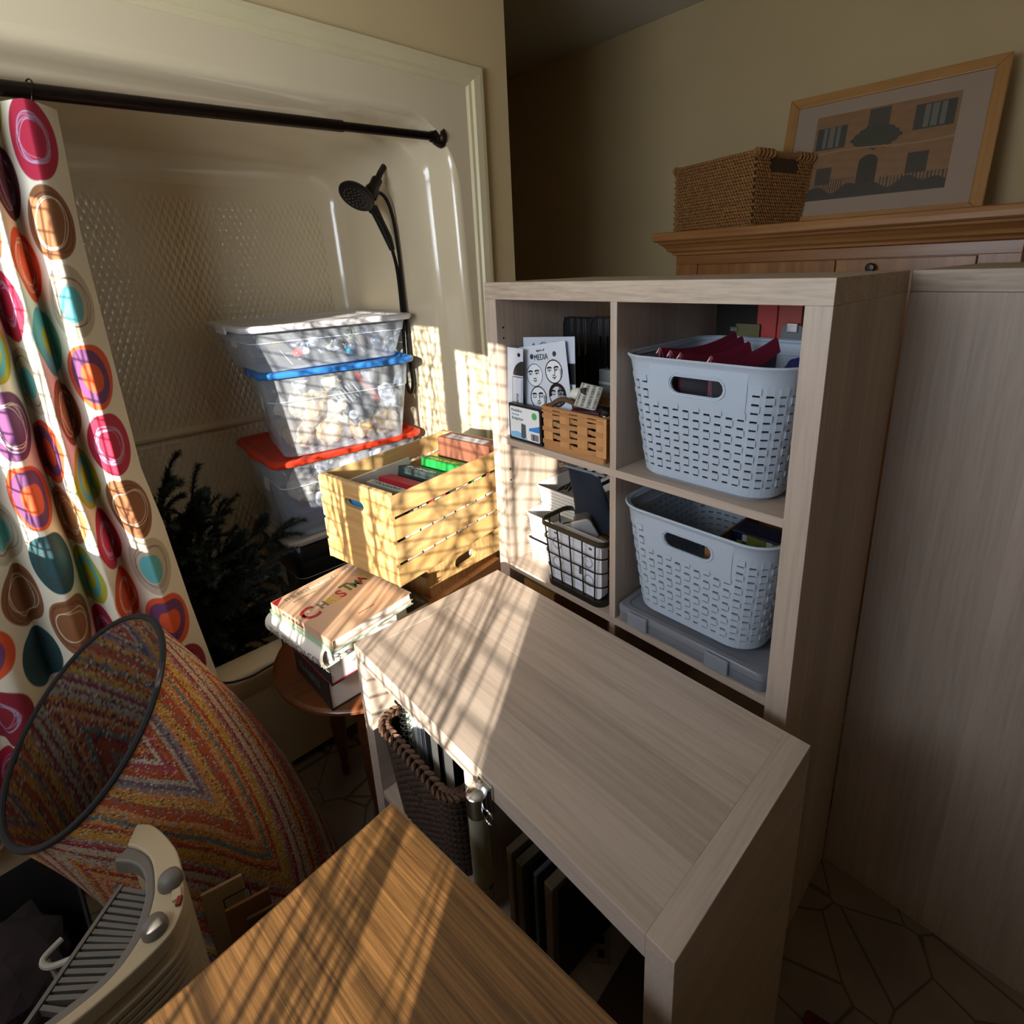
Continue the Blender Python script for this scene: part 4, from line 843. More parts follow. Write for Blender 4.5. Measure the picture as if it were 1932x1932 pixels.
for r in range(5):
    zc = .0185+.0150*r; P = []; cor = rrect(bwid, bdep, .004, 2, bwid/2, bdep/2); lp0 = []
    NP = 160; base_l = []
    per = 2*(bwid+bdep)
    for k in range(NP):
        s = k/NP*per
        if s < bwid: p, nrm, t_ = (s, 0), (0, -1), (s+.010)/.0515+.0
        elif s < bwid+bdep: p, nrm, t_ = (bwid, s-bwid), (1, 0), (s-bwid)/.031
        elif s < 2*bwid+bdep: p, nrm, t_ = (bwid-(s-bwid-bdep), bdep), (0, 1), (s-bwid-bdep)/.030
        else: p, nrm, t_ = (0, bdep-(s-2*bwid-bdep)), (-1, 0), (s-2*bwid-bdep)/.031
        o_ = (.0026 if (int(t_)+r) % 2 == 0 else -.0012)*(.35+.65*abs(math.sin(math.pi*(t_ % 1)))**.3)
        base_l.append(((p[0]+nrm[0]*o_, p[1]+nrm[1]*o_), nrm))
    lo_ = [[(p[0]+n_[0]*q, p[1]+n_[1]*q, zc+z) for p, n_ in base_l] for q, z in ((-.0004, -.0050), (.0009, -.0050), (.0009, .0050), (-.0004, .0050))]
    MB().loft(lo_+[lo_[0]], False, False).build('weaver', m_spl, sb_, smooth=True)
for off, z in ((.002, .090), (.002, .099)): MB().tube(loopx(off, z), .0038, 6, closed=True).build('rim', m_spl, sb_, smooth=True)
hd = [(.012+.10*t_, .012+.02*t_, .099+.020*math.sin(math.pi*min(1, t_*1.3))) for t_ in np.linspace(0, 1, 8)]; MB().tube(hd, .006, 6).build('handle', mat('basket_handle', '5a4026', .7), sb_, smooth=True)
e = thing('wood_stamp', 'rubber stamp with an oval white handle on the splint basket', 'stamp', (.243, .060, z_1+.128), rot=(0, R(80), R(10))); MB().lathe([(0.002, -.030), (.010, -.026), (.0145, -.014), (.0145, 0), (.011, .012), (.008, .018)], 18).build('knob', mat('ivory', 'dcd9c6', .3), e, smooth=True); box('stamp_block', m_ink, e, -.015, .015, -.022, .022, .018, .030, .001)
def lab_(u, v): c = np.tile(L3('b9b7ac'), (len(u), 1)); k = np.floor(u*7).astype(int); c[(k % 2 == 0) & (np.sin(v*90+k*9) > -.4) & (u > .05)] = L3('3a3a38'); return c
e = thing('stamp_block', 'small metal stamp tin with printed label on the splint basket', 'tin', (.280, .050, z_1+.128), rot=(R(58), R(10), R(20))); box('tin', mat('tin_edge', '8d8a80', .35, metal=.6), e, -.026, .026, -.028, .028, -.005, .005, .001); printed('label', printmat('tin_label', .4), e, lambda u, v: np.stack([-.024+.048*u, -.026+.052*v, 0*u+.0056], 1), 50, 50, lab_)
e = thing('ink_pad', 'maroon ink pad with chrome edge in the splint basket', 'ink pad', (.285, .045, z_1+.094), rot=(R(12), 0, R(12))); box('case', mat('maroon_case', '3a1a24', .3), e, -.035, .035, -.02, .02, 0, .012, .002); box('chrome_strip', m_chr, e, -.035, .035, -.0215, -.0195, .004, .007, 0)
e = thing('craft_tool', 'glossy black rounded tool at the right of the splint basket', 'tool', (.328, .055, z_1+.088), rot=(R(15), R(-25), R(30))); MB().lathe([(.004, -.02), (.022, -.012), (.025, .004), (.018, .018), (.004, .026)], 20).build('tool_body', mat('gloss_black', '0e0e10', .12), e, smooth=True)
e = thing('cloth_roll', 'dark plum cloth filling the splint basket', 'cloth', (.265, .085, z_1+.060)); crumple(.050, mat('plum_cloth', '3d2429', .8), e, (0, 0, 0), 'cloth_heap', (1.25, .9, .55), 3).rotation_euler = (0, 0, 0)
# ================================================================ LOWER LEFT CUBBY
m_wb = mat('white_basket', 'd9d6d0', .45)
def perf(lab, x, y, z, w_, d_, h):
    o = thing('perforated_basket', lab, 'basket', (x, y, z), 0, 'white perforated baskets'); r = .018
    def ring(k, off=0): return rrect(w_-.012*(1-k)+2*off, d_-.012*(1-k)+2*off, r, 4, w_/2, d_/2)
    MB().loft([[(a, b, z_) for a, b in ring(k, off)] for k, off, z_ in ((0, 0, .0005), (1, 0, h), (1, .002, h), (1, .002, h-.006), (1, -.0005, h-.006))], True, False).build('body', m_wb, o, smooth=True, solid=.0015)
    q = MB(); ns, nz2 = int(w_/.0062), int(h/.0085)
    for i in range(1, ns-1):
        for j in range(1, nz2):
            zz = j*h/nz2; x_ = i*w_/ns; yy = .006*(1-zz/h)-.0008; q.box(x_-.0012, x_+.0012, yy, yy+.0006, zz-.0014, zz+.0014)
    ns = int(d_/.0062)
    for i in range(2, ns-2):
        for j in range(1, nz2): zz = j*h/nz2; y_ = i*d_/ns; xx = w_-.006*(1-zz/h)+.0002; q.box(xx, xx+.0006, y_-.0012, y_+.0012, zz-.0014, zz+.0014)
    stuff(q.build('holes', mat('hole_dark', '6a655c', .8), o)); return o
perf('white perforated basket at the bottom of the stack of three', .044, .058, z_2, .150, .24, .058)
perf('white perforated basket in the middle of the stack of three', .044, .060, z_2+.060, .150, .24, .070)
perf('white perforated basket of dark pens on top of the stack', .046, .100, z_2+.131, .175, .22, .066)
for k in range(6):
    a = random.uniform(-.3, .3); e = thing('pen', 'dark pen lying in the topmost white basket', 'pen', (.085+.018*k, .135+.02*random.random(), z_2+.176+.003*k), rot=(R(-78), 0, a), group='pens in the topmost white basket'); MB().lathe([(.001, 0), (.005, .012), (.005, .11), (.004, .12)], 8).build('barrel', mat('pen_dark', '1f1f22', .35), e, smooth=True)
wbk = thing('wire_basket', 'black wire basket with a white box, lower left cubby', 'basket', (.163, -.004, z_2)); m_wire = mat('black_wire', '171412', .45, metal=.4); m_band = mat('bronze_band', '3b3428', .4, metal=.5)
ww, wd, wh = .200, .108, .172
def wr(k, z, off=0): return [(x, y, z) for x, y in rrect(ww-.028*(1-k)+2*off, wd-.02*(1-k)+2*off, .024, 5, ww/2, wd/2)]
MB().loft([wr(1, wh-.012, -.001), wr(1, wh-.012, .0015), wr(1, wh, .0015), wr(1, wh, -.001), wr(1, wh-.012, -.001)], False, False).build('rim_band', m_band, wbk, smooth=True)
MB().loft([wr(0, .0, -.004), wr(0, .0, .003), wr(0, .014, .004), wr(0, .016, 0)]).build('base', mat('dark_base', '1c1714', .5), wbk, smooth=True)
for z in (.052, .090, .128): MB().tube(wr(z/wh, z), .0018, 6, closed=True).build('wire', m_wire, wbk, smooth=True)
for k in range(5):
    x1 = .022+.039*k; x0 = ww/2+(x1-ww/2)*(ww-.028)/ww
    for y0, y1 in ((.01, 0), (wd-.01, wd)): MB().tube([(x0, y0, .012), (x1, y1, wh-.006)], .0018, 6).build('wire', m_wire, wbk)
for yk in (.036, .072):
    for x0, x1 in ((.014, 0), (ww-.014, ww)): MB().tube([(x0, yk, .012), (x1, yk, wh-.006)], .0018, 6).build('wire', m_wire, wbk)
MB().tube([(.03, wd, wh-.006), (.062, wd+.004, wh+.028), (.085, wd, wh-.004), (.12, wd, wh+.012), (.17, wd, wh-.004)], .005, 6).build('handle', m_band, wbk)
def whb(u, v):
    c = np.tile(L3('d5d9e2'), (len(u), 1)); g = L3('9aa0ac'); c[(np.abs((v*7) % 1-.5) < .08) & (u < .85)] = L3('bcc2ce'); c[(u > .28) & (u < .5) & (np.sin(v*150) > .4) & (v < .8)] = g
    for cx, cy in ((.16, .72), (.16, .32), (.78, .62), (.80, .25)): r = np.hypot((u-cx)/.1, (v-cy)/.12); c[(r < 1) & (r > .75)] = L3('8a94a2')
    b = (u > .56) & (u < .66) & (v > .30) & (v < .46); c[b & (np.sin(u*900) > 0)] = L3('33363c'); c[(u > .10) & (u < .15) & (v > .9) & (v < .94)] = L3('2a2c30'); c[(u > .80) & (u < .86) & (v > .88) & (v < .92)] = L3('2a2c30'); return c
e = thing('white_carton', 'white printed carton with barcode inside the black wire basket', 'carton', (.178, .012, z_2+.017)); MB().loft([[(x, y, z) for x, z in rrect(.168, .140, .014, 4, .084, .070)] for y in (0, .022)]).build('carton', mat('white_card', 'd9dce2', .5), e); printed('print', printmat('carton_print', .5), e, lambda u, v: np.stack([.006+.156*u, 0*u-.0006, .006+.128*v], 1), 150, 120, whb)
e = thing('white_tray', 'small cream tray with a black button in the wire basket', 'tray', (.195, .048, z_2+.130), rot=(R(8), R(12), 0)); MB().loft([[(x, y, z) for x, y in rrect(.12, .045, .008, 4, .06, .02)] for z in (0, .012)]).build('tray', mat('cream_tray', 'cfc4b2', .4), e, .002); MB().lathe([(.016, 0), (.015, .008), (.006, .012)], 18, (.045, .012, .012)).build('button', m_ink, e, smooth=True)
e = thing('phone_holder', 'grey rounded device with a silver edge in the wire basket', 'device', (.262, .072, z_2+.125), rot=(R(20), R(-20), R(25))); MB().loft([[(x, y, z) for x, z in rrect(.05, .06, .012, 4, 0, .03)] for y in (0, .026)]).build('case', mat('dark_device', '4a4540', .4), e, .002); MB().loft([[(x, y, z) for x, z in rrect(.052, .062, .013, 4, 0, .03)] for y in (-.006, 0)]).build('silver_edge', mat('silver', 'c9c9cc', .3, metal=.4), e, .001)
nb = thing('zip_pouch', 'navy fabric zip pouch leaning upright above the wire basket', 'pouch', (.272, .085, z_2+.135), rot=(R(-6), R(-14), R(20)))
def nv(u, v):
    th = .016*math.sin(math.pi*min(1, v*1.02))*1.0; a = 2*math.pi*u; w_ = .050-.012*v; return (w_*math.cos(a)*(1 if abs(math.cos(a)) < .9 else 1), th*math.sin(a)+.004*math.sin(9*v+3*math.cos(a))*v, .155*v-(.02*math.cos(a) if v > .5 else 0)*(v-.5)*2)
MB().grid(nv, 24, 14, True).build('pouch_body', mat('navy_cloth', '141d2a', .85, bump=.2, bs=400), nb, smooth=True)
MB().tube([(-.05, 0, .1745), (.05, 0, .136)], .0035, 8).build('zip', mat('zip_grey', '6a7078', .4), nb); box('zip_pull', m_chr, nb, -.062, -.048, -.003, .003, .172, .182, .001)
e = thing('wood_box', 'pale wooden box on the third shelf below the wire basket', 'box', (.060, .03, zs[2]), 0); box('carton', mat('pale_box_wood', 'b89a6c', .6, var=.1, vs=30), e, 0, .115, 0, .22, 0, .30, .002); crumple(.05, m_kraft, e, (.06, .10, .30), 'paper_top', (1.1, 1.5, .35), 9).rotation_euler = (0, 0, .3)
# ================================================================ ARMOIRE, PICTURE, BASKET AT THE BACK
m_pin = wood('armoire_pine', '8f5d30', 'b8824c', 'x', 42, 20, .4, rings=.3, bump=.15, coat=.15, rscale=10); m_pinz = wood('armoire_pine_z', '8f5d30', 'b8824c', 'z', 42, 20, .4, rings=.3, bump=.15, coat=.15, rscale=10)
am = thing('armoire', 'honey pine armoire with moulded cornice against the back wall', 'armoire', (-.375, 1.43, 0)); AW, AD = 1.20, .54
box('carcass', m_pinz, am, 0, AW, .022, AD, .04, 1.535, .002); box('plinth', m_pin, am, -.015, AW+.015, -.012, AD, 0, .09, .004)
cpr = [(0, 1.528), (.012, 1.532), (.014, 1.540), (.022, 1.546), (.030, 1.548), (.034, 1.560), (.046, 1.574), (.058, 1.580), (.060, 1.588), (.070, 1.590), (.078, 1.596), (.080, 1.612), (.076, 1.626), (.064, 1.630)]
MB().loft([[(-d, AD, z), (-d, -d, z), (AW+d, -d, z), (AW+d, AD, z)] for d, z in cpr]).build('cornice', m_pin, am)
box('frieze_rail', m_pin, am, .0, AW, .002, .022, 1.490, 1.528, .001)
for x0, x1 in ((0, .105), (AW-.105, AW)): box('stile', m_pinz, am, x0, x1, .002, .022, .09, 1.4895, .001)
for k in range(2):
    x0 = .108+k*.494; x1 = x0+(.566 if k == 0 else .416)-(.0 if k else .0); x0, x1 = (.108, .673) if k == 0 else (.677, AW-.108)
    dr = MB().box(x0, x1, .006, .021, .10, 1.487).build('door', m_pinz, am, .003)
    box('door_panel', m_pinz, dr, x0+.09, x1-.09, .0035, .0065, .2, 1.36, .006); 
    MB().lathe([(.010, 0), (.006, .006), (.006, .014), (.015, .020), (.017, .027), (.012, .033), (.003, .034)], 16, ((.80 if k else .62), .0055, 1.456 if k else 1.40), (0, -1, 0)).build('knob', mat('dark_knob', '2a1a12', .35), dr, smooth=True)
# seagrass basket: herringbone of short lens-shaped strands in rows
m_sg = mat('seagrass', '9c6c3a', .75, var=.25, vs=45)
sgl = thing('seagrass_basket', 'woven seagrass basket with wooden handles on the armoire', 'basket', (-.039, 1.45, 1.6305), R(165.5))
LX_, LY_, SH = .45, .345, .29
# local x runs to the left in view, local y toward the viewer's back (mirrored frame): build around its own centre line
def sg_strand(mb, c, ax, up, nrm, L, r):
    c = Vector(c); ax = Vector(ax); up = Vector(up); nrm = Vector(nrm); lp = []
    for t_, k in ((-1, .25), (-.5, .9), (0, 1), (.5, .9), (1, .25)):
        lp.append([c+ax*(t_*L/2)+up*(r*k*math.cos(a))+nrm*(r*.62*k*math.sin(a)) for a in (0, 1.05, 2.1, 3.14, 4.19, 5.24)])
    mb.loft(lp)
rows = 22; ph_ = SH/rows; sgm = MB(); inn_ = MB().loft([[(x, y, z) for x, y in rrect(LX_-.01, LY_-.01, .02, 4, LX_/2, -LY_/2)] for z in (0, SH)], True, False)
inn_.build('liner_weave', mat('seagrass_dark', '4a3720', .9), sgl)
def hgap(z, t_): return z > SH-.075 and z < SH-.022 and abs(t_-.5) < .24
for r in range(rows):
    z = ph_*(r+.5)
    for face, Ln in (('x0', LX_), ('y0', LY_), ('x1', LX_), ('y1', LY_)):
        nn = int(Ln/.0145)
        for k in range(nn):
            t_ = (k+.5+(.5 if r % 2 else 0)*.999)/nn
            if t_ > 1: continue
            jz = random.uniform(-.0008, .0008)
            if face == 'x0': c, ax, nr = (LX_*t_, 0, z+jz), (1, 0, .35), (0, 1, 0)
            elif face == 'x1': c, ax, nr = (LX_*t_, -LY_, z+jz), (1, 0, .35), (0, -1, 0)
            elif face == 'y0':
                if hgap(z, t_): continue
                c, ax, nr = (0, -LY_*t_, z+jz), (0, 1, .35), (-1, 0, 0)
            else: c, ax, nr = (LX_, -LY_*t_, z+jz), (0, 1, .35), (1, 0, 0)
            sg_strand(sgm, c, Vector(ax).normalized(), Vector((0, 0, 1)), nr, .0168, ph_*.50)
stuff(sgm.build('weave', m_sg, sgl, smooth=True))
m_hw = mat('handle_wood', '9a7444', .5)
for x in (0, LX_): MB().tube([(x, .012, SH-.012), (x, -LY_-.012, SH-.012)], .0105, 12).build('handle', m_hw, sgl, smooth=True)
for x in (.0, LX_):
    q = MB()
    for k in range(16):
        y = -LY_*k/15
        if .30 < k/15 < .70: continue
        q.tube([(x+.014*math.cos(a), y, SH-.012+.014*math.sin(a)) for a in np.linspace(0, 5.5, 8)], .006, 5)
    stuff(q.build('handle_wrap', m_sg, sgl))
# framed picture
m_fr = wood('frame_oak', '9a6a36', 'bd8b50', 'x', 50, 20, .4, bump=.1); m_frz = wood('frame_oak_z', '9a6a36', 'bd8b50', 'z', 50, 20, .4, bump=.1)
PW, PH = .745, .545
pcf = thing('framed_picture', 'framed print of an ochre villa facade leaning on the wall', 'picture', (-.085, 1.73, 1.632), rot=(R(-13), 0, R(2)))
for nm, pl in (('frame_rail', [(0, 0), (PW, 0), (PW-.042, .042), (.042, .042)]), ('frame_rail', [(0, PH), (.042, PH-.042), (PW-.042, PH-.042), (PW, PH)]), ('frame_stile', [(0, 0), (.042, .042), (.042, PH-.042), (0, PH)]), ('frame_stile', [(PW, 0), (PW, PH), (PW-.042, PH-.042), (PW-.042, .042)])):
    MB().loft([[(x, 0, z) for x, z in pl], [(x, .022, z) for x, z in pl]]).build(nm, m_fr if 'rail' in nm else m_frz, pcf, .003)
box('mat_board', mat('mat_board', 'a8927e', .7), pcf, .04, PW-.04, .008, .010, .04, PH-.04, 0); box('backing', mat('backing', '5a4a38', .8), pcf, .01, PW-.01, .0105, .021, .01, PH-.01, 0)
def villa(u, v):
    rs = np.random.RandomState(1); c = np.tile(L3('b3824f'), (len(u), 1)); n = .04*np.sin(u*40+3*np.sin(v*17))+.05*np.sin(v*60+u*13)+.05*rs.randn(len(u)); c *= (1+n)[:, None]
    def rect(x0, x1, y0, y1, h): m_ = (u > x0) & (u < x1) & (v > y0) & (v < y1); c[m_] = L3(h)*(1+.2*np.sin(v[m_]*300))[:, None]
    rect(.02, .25, .60, .86, '4c4a3e'); rect(.07, .20, .62, .85, '8b8778'); rect(.10, .115, .62, .85, '4c4a3e'); rect(.155, .17, .62, .85, '4c4a3e')
    rect(.72, .98, .66, .93, '4c4a3e'); rect(.78, .92, .68, .92, '8b8778'); rect(.815, .83, .68, .92, '4c4a3e'); rect(.87, .885, .68, .92, '4c4a3e')
    rect(.40, .55, .62, .98, '57503f'); m_ = np.hypot((u-.475)/.17, (v-.66)/.13) < 1+.15*np.sin(u*90)*np.sin(v*70); c[m_] = L3('4a4a34')*(1+.3*np.sin(u[m_]*160)*np.sin(v[m_]*120))[:, None]
    c[np.abs(v-.545-.02*np.sin(u*6)) < .01] = L3('cc9d66')
    rect(.38, .52, .08, .38, '3f3424'); c[np.hypot((u-.45)/.07, (v-.38)/.09) < 1] = L3('3f3424'); rect(.06, .18, .18, .38, '554636'); rect(.72, .86, .20, .42, '4e4132')
    g = (v < .13+.06*np.sin(u*23)*np.sin(u*7)); c[g] = L3('4a4030')*(1+.4*np.sin(u[g]*210)*np.sin(v[g]*170))[:, None]; f = (v < .24) & (v > .05) & (np.sin(u*330) > .55) & (u < .42); c[f] = L3('3c3226'); f = (v < .2) & (v > .03) & (u > .55) & (np.sin(u*260) > .4); c[f] = L3('473c2c')
    return np.clip(c*.62, 0, 1)
printed('print', printmat('villa_print', .35), pcf, lambda u, v: np.stack([.125+(PW-.25)*u, 0*u+.0072, .105+(PH-.20)*v], 1), 260, 180, villa)
box('glazing', clear('picture_glass', 'ffffff', .02, .03), pcf, .038, PW-.038, .004, .006, .038, PH-.038, 0)
# ================================================================ ROLLED RUG
m_rug = printmat('chenille_rug', .95, bump=.6)
rg = thing('rolled_rug', 'rolled multicoloured chenille rug standing as a cone by the tub', 'rug', (-.22, -.72, 0))
rc = Vector((.045, -.165, .70)); ra = Vector((-.23, .70, .675)).normalized(); rn = Vector((.086, -.67, .73)).normalized(); rb = rn.cross(ra).normalized(); bc = Vector((0, .02, .004))
PAL = np.array([L3(h) for h in ('b4552f', 'c98a3a', '8a2f3a', 'cfc0a8', '8a7f86', '5f7f80', 'a84a52', 'd08a4a', '7a5a6a', 'b7aa94', '9c3b2e', 'c9a348')])
def rpos(u, v):
    a = 2*math.pi*u; rim = np.array(rc)[None]+.195*(np.cos(a)[:, None]*np.array(ra)+np.sin(a)[:, None]*np.array(rb))
    e1 = np.array([-.31, .95, 0]); e2 = np.array([-.95, -.31, 0]); bs = np.array(bc)[None]+.215*(np.cos(a)[:, None]*e1+np.sin(a)[:, None]*e2)
    t_ = v[:, None]; mid = (rim+bs)/2+np.array([.02, .055, .03])
    p = rim*(1-t_)**2+2*mid*t_*(1-t_)+bs*t_**2; return p
def rcol(u, v):
    rs = np.random.RandomState(5); zig = np.abs(((u*3.0+.2) % 1)-.5)*2; q = v*.9+zig*.85+.02*np.sin(u*31)+.05*np.sin(u*2*math.pi)
    k = q*30+.8*np.sin(q*9)+.35*np.sin(u*57+v*11); i = np.floor(k).astype(int); h = rs.randint(0, len(PAL), 400); a = PAL[h[i % 400]]; j = PAL[h[(i*7+13) % 400]]
    fl = rs.rand(len(u)); a = np.where((fl < .2)[:, None], j, a); fl2 = rs.rand(len(u)); a = np.where((fl2 < .05)[:, None], L3('d9cfb8'), a); a = np.where((fl2 > .955)[:, None], L3('2a2226'), a)
    return a*(.85+.3*rs.rand(len(u)))[:, None]
printed('rug_body', m_rug, rg, rpos, 520, 330, rcol)
def rin(u, v):
    a = 2*math.pi*u; p = rpos(u, v); c = rpos(np.zeros(1), np.zeros(1)); ax = np.stack([rpos(np.linspace(0, 1, 9)[:-1], np.full(8, t_)).mean(0) for t_ in np.linspace(0, 1, 12)]); ctr = np.stack([np.interp(v, np.linspace(0, 1, 12), ax[:, i]) for i in range(3)], 1); d = ctr-p; return p+d/np.linalg.norm(d, axis=1)[:, None]*.007
printed('rug_shaded_backing', m_rug, rg, rin, 260, 165, lambda u, v: rcol(u, v)*.42)  # duller backing, darkened further in colour for the shade inside the roll
rim = [rc+.1935*(math.cos(a)*ra+math.sin(a)*rb) for a in np.linspace(0, 2*math.pi, 60)[:-1]]
MB().tube(rim, .0058, 8, closed=True).build('rim_binding', mat('black_binding', '141214', .8), rg, smooth=True)
def fold(u, v):
    a = 2.25+.55*u; p = np.array(rc)[None]+.187*(np.cos(a)[:, None]*np.array(ra)+np.sin(a)[:, None]*np.array(rb))+np.array(rn)[None]*((v-.6)[:, None]*.12*np.sin(math.pi*np.clip(u, 0, 1))[:, None]); return p
# ================================================================ HEATER
m_hb = mat('heater_beige', 'b3a282', .45, bump=.04, bs=250); m_hg = mat('heater_grey', '6c675e', .5); m_hs = mat('heater_slats', '5d5a54', .5)
ht = thing('tower_heater', 'beige ceramic tower heater with grey knobs in the corner', 'heater', (0, 0, 0))
HO = [(.033, -.853), (.048, -.838), (.070, -.828), (.105, -.819), (.139, -.814), (.183, -.816), (.229, -.824), (.258, -.842), (.270, -.864), (.281, -.905), (.288, -.956), (.290, -1.02), (.284, -1.07)]
HI = [(.064, -.871), (.085, -.858), (.11, -.849), (.13, -.847), (.151, -.848), (.182, -.853), (.209, -.863), (.23, -.874), (.246, -.888), (.262, -.91), (.270, -.94), (.273, -1.0), (.270, -1.07)]
HG = [(.076, -.892), (.095, -.874), (.118, -.863), (.14, -.860), (.155, -.861), (.180, -.866), (.204, -.876), (.222, -.886), (.236, -.898), (.250, -.918), (.256, -.944), (.258, -1.0), (.255, -1.07)]
ho, hi_, hg = [catmull(q, 5) for q in (HO, HI, HG)]
def band(A, B_, za, zb, nm, m_, bev=.003):
    n_ = len(A); return MB().loft([[(A[i][0], A[i][1], za), (A[i][0], A[i][1], zb), (B_[i][0], B_[i][1], zb), (B_[i][0], B_[i][1], za)] for i in range(n_)]).build(nm, m_, ht, bev)
band(ho, hi_, .575, .602, 'top_cap', m_hb); band(hi_, hg, .57, .598, 'inner_band', m_hg)
sh_in = np.array(ho)+(np.array(hi_)-np.array(ho))*.22
band(sh_in, np.array(hi_)+.0, .03, .575, 'body', m_hb, 0)
for k in range(36): z = .552-.0142*k; band(ho, sh_in, z-.0036, z+.0036, 'louver', m_hb, 0)
box('foot', m_hg, ht, .06, .27, -1.07, -.86, 0, .03, .004)
L0, L1 = np.array((.130, -.888)), np.array((.262, -1.02)); G = [hg[min(len(hg)-1, int(22+k*2.0))] for k in range(18)]
for k in range(16):
    a = L0+(L1-L0)*(k/15*.75); b = np.array(G[k]); MB().bar((a[0], a[1], .585), (b[0], b[1], .585), .0058, .012).build('grille_slat', m_hs, ht)
MB().bar((L0[0]-.006, L0[1]+.0, .585), (L1[0]-.006, L1[1], .585), .006, .016).build('grille_bar', m_hs, ht)
pl = [(L0[0]-.01, L0[1])]+[(p[0], p[1]) for p in hg[20:]]+[(L1[0], L1[1])]
MB().prism(pl, .545, .550).build('grille_floor', mat('heater_dark', '14110e', .8), ht)
for (x, y) in ((.186, -.832), (.243, -.862)):
    MB().lathe([(.0165, -.004), (.0165, .006), (.014, .015), (.008, .019), (.001, .020)], 20, (x, y, .602)).build('knob', m_hg, ht, smooth=True)
MB().bar((.205, -.828, .604), (.222, -.831, .604), .012, .006).build('switch_plate', m_hb, ht, .001); MB().bar((.222, -.826, .606), (.233, -.832, .606), .007, .006).build('switch', mat('red_switch', '7a1d16', .4), ht, .001)
MB().tube(catmull([(.060, -.975, .50), (.074, -.998, .50), (.093, -.992, .50), (.114, -.965, .51), (.145, -.935, .54)], 5), .0045, 8).build('wire_stand', mat('white_wire', 'a8a59a', .4), ht, smooth=True)
MB().tube(catmull([(.080, -.993, .50), (.11, -.985, .48), (.14, -.975, .50), (.165, -.955, .54)], 5), .003, 8).build('wire_stand', mat('white_wire2', '6a675e', .4), ht, smooth=True)
for lab, a, b, h, col in (('cream folder with a label window standing behind the heater', (.070, -.800), (.084, -.735), .41, 'b8a07a'), ('tan envelope standing behind the cream folder', (.122, -.775), (.138, -.705), .40, '8a5c30'), ('brown envelope farthest behind the heater', (.152, -.750), (.166, -.690), .385, '5a3a20')):
    d = Vector((b[0]-a[0], b[1]-a[1], 0)); o = thing('envelope', lab, 'envelope', (a[0], a[1], 0), math.atan2(d.y, d.x)); box('paper', mat('envelope_'+col, col, .7), o, 0, d.length, 0, .006, 0, h, .001)
    if h > .405:
        for q in ((.03, .075, .375, .377), (.03, .075, .325, .327), (.03, .032, .325, .377), (.073, .075, .325, .377)): box('window_line', m_ink, o, q[0], q[1], -.0008, 0, q[2], q[3], 0)
# ================================================================ LOW UNIT CONTENTS
m_rope = mat('dark_rope', '3a281d', .8, var=.3, vs=50)
rbk = thing('rope_basket', 'dark braided rope basket of notebooks in low unit left cubby', 'basket', (.268, -.31, .3865)); RW, RD, RH = .245, .285, .215
def rl(z, off=0): k = z/RH; return [(x, y) for x, y in rrect(RW-.03*(1-k)+2*off, RD-.03*(1-k)+2*off, .035, 6)]
MB().loft([[(x, y, z) for x, y in rl(z)] for z in (0, RH)], True, False).build('liner', mat('rope_dark', '2a1c14', .9), rbk, solid=.004)
for r in range(13):
    z = .010+.0158*r; P = rl(z, .004); q = MB(); n_ = len(P)
    for k in range(n_):
        a = Vector((*P[k], z)); b = Vector((*P[(k+1) % n_], z)); m_ = max(1, int((b-a).length/.017))
        for j in range(m_): c = a+(b-a)*((j+.5)/m_); d = (b-a).normalized(); sg_strand(q, c, (d+Vector((0, 0, .25))).normalized(), (0, 0, 1), d.cross(Vector((0, 0, 1))), .021, .0088)
    stuff(q.build('rope_course', m_rope, rbk, smooth=True))
for s in (-1, 1):
    q = MB(); P = rl(RH, .004); n_ = len(P)
    for k in range(n_):
        a = Vector((*P[k], RH+.006)); b = Vector((*P[(k+1) % n_], RH+.006)); m_ = max(1, int((b-a).length/.016))
        for j in range(m_): c = a+(b-a)*((j+.5)/m_); d = (b-a).normalized(); out_ = d.cross(Vector((0, 0, 1))); sg_strand(q, c+out_*.006*s, (d+out_*.5*s+Vector((0, 0, .3))).normalized(), (0, 0, 1), out_, .026, .0088)
    stuff(q.build('rim_braid', mat('rim_rope_%d' % s, '553a28', .8, var=.3, vs=50), rbk, smooth=True))
def note(lab, x, th, zt, col, y0=-.42, ln=.21, spiral=False, printf=None, tilt=0, extra=None):
    o = thing('notebook', lab, 'notebook', (x, y0, .392), rot=(0, R(tilt), R(2)), group='notebooks in the rope basket'); hgt = zt-.392; mcv = mat('note_'+col, col, .35)
    box('cover', mcv, o, 0, .0015, 0, ln, 0, hgt, 0); box('cover', mcv, o, th-.0015, th, 0, ln, 0, hgt, 0); box('pages', m_pg, o, .0016, th-.0016, .003, ln-.003, .003, hgt-.003, 0)
    if spiral:
        q = MB(); q.tube([(th/2+.009*math.cos(a), -.004+.009*math.sin(a), .02+(hgt-.03)*a/(2*math.pi*20)) for a in np.linspace(0, 2*math.pi*20, 240)], .0009, 5); q.build('spiral_wire', m_ink, o)
    return o
note('black spiral notebook at the left of the rope basket', .185, .012, .675, '1a1a1c', spiral=True)
n2 = note('white notebook with green leaf pattern in the rope basket', .203, .014, .690, 'd6dccf', spiral=True, y0=-.425)
q = MB()
for k in range(16): q.loft([[(x, -.0008+dy, z) for x, z in ((.001, .02+.017*k), (.013, .028+.017*k), (.013, .034+.017*k), (.001, .027+.017*k))] for dy in (0, .0006)])
stuff(q.build('leaf_pattern', mat('leaf_green', '33503a', .6), n2))
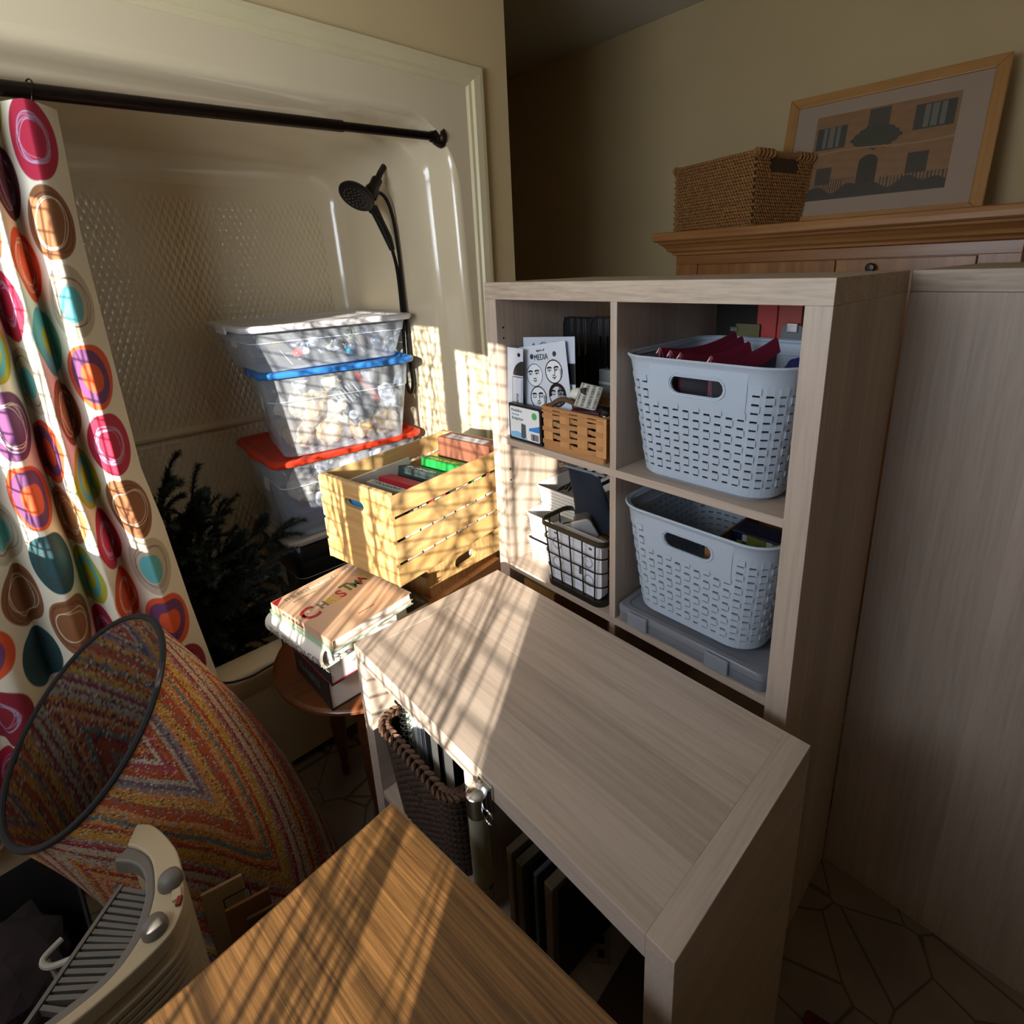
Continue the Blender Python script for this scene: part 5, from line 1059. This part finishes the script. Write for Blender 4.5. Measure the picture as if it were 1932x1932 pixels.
note('glossy white magazine beside the green patterned notebook', .222, .008, .685, 'dfe3e8'); note('silver covered magazine in the middle of the rope basket', .236, .010, .680, 'aeb3bb'); note('grey lavender magazine in the rope basket', .252, .010, .672, '8f8c9c')
note('dark binder with white stitching in the rope basket', .275, .030, .668, '17171b'); note('black portfolio at the right of the rope basket', .318, .035, .660, '101013')
tb = thing('clear_tube', 'clear plastic tube with chrome clip hanging at the divider', 'tube', (.497, -.470, .50))
MB().lathe([(.0145, 0), (.0150, .01), (.0150, .20)], 20).build('tube', clear('tube_plastic', 'd8d4c0', .25, .08), tb, smooth=True, solid=.001)
MB().lathe([(.0165, .195), (.0165, .232), (.012, .236)], 20).build('cap', m_chr, tb, smooth=True); MB().tube([(.026+.012*math.cos(a), 0, .205+.012*math.sin(a)) for a in np.linspace(0, 6.28, 20)[:-1]], .0015, 6, closed=True).build('ring', m_chr, tb, smooth=True); box('clip', m_chr, tb, -.012, .02, .012, .0165, .19, .245, .001); MB().lathe([(.0162, .045), (.0162, .05)], 20).build('band', m_chr, tb, smooth=True)
for x, th, h, col, lab in ((.508, .014, .205, '6a5a44', 'tan edged frame standing in the low unit right cubby'), (.530, .016, .200, '4a4630', 'olive edged frame second from the divider'), (.572, .008, .215, '3c4048', 'slim blue grey board in the low unit right cubby'), (.596, .018, .222, '5a4c3c', 'brown wooden frame farthest from the divider')):
    o = thing('picture_frame', lab, 'frame', (x, -.43, .3865), R(-3)); box('frame_edge', mat('fe_'+col, col, .6), o, 0, th, 0, .28, 0, h, .002); box('backing', m_ink, o, th, th+.002, .012, .27, .012, h-.012, 0)
o = thing('outlet_plate', 'small pale outlet cover lying on the low unit shelf', 'plate', (.628, -.335, .3865), R(-50)); box('plate', mat('pale_plate', '8a8074', .5), o, -.022, .022, -.016, .016, 0, .003, .001)
for x in (-.010, .010): box('socket', m_ink, o, x-.006, x+.006, -.006, .006, .003, .0034, 0)
o = thing('cardboard_sheet', 'dark brown cardboard sheet on the low unit shelf', 'cardboard', (.675, -.44, .3865), R(4)); box('sheet', mat('dark_cardboard', '3a2416', .8), o, 0, .10, 0, .30, 0, .012, .001)
o = thing('floor_mat', 'dark red mat lying on the floor beside the low unit', 'mat', (.86, .02, 0), R(12)); MB().loft([[(x, y, z) for x, y in rrect(.16, .10, .01, 3, .08, -.02)] for z in (.0005, .010)]).build('mat_pile', mat('red_mat', '5a1216', .95, bump=.6, bs=300), o)
m_bin = mat('black_fabric', '121112', .9, bump=.3, bs=250)
o = thing('fabric_bin', 'black open fabric bin on the floor left of the heater', 'bin', (-.15, -1.135, 0), R(4))
MB().loft([[(x, y, z) for x, y in rrect(.35-.03*k, .35-.03*k, .03, 4)] for z, k in ((0, 1), (.34, 0), (.345, .2), (.335, .5), (.02, 1.3))], True, True).build('bin_body', m_bin, o, smooth=True)
crumple(.15, mat('dark_cloth', '2a2223', .95, var=.3, vs=14), o, (0, .02, .27), 'folded_fabric', (1.05, .95, .42), 21).rotation_euler = (0, 0, .2)
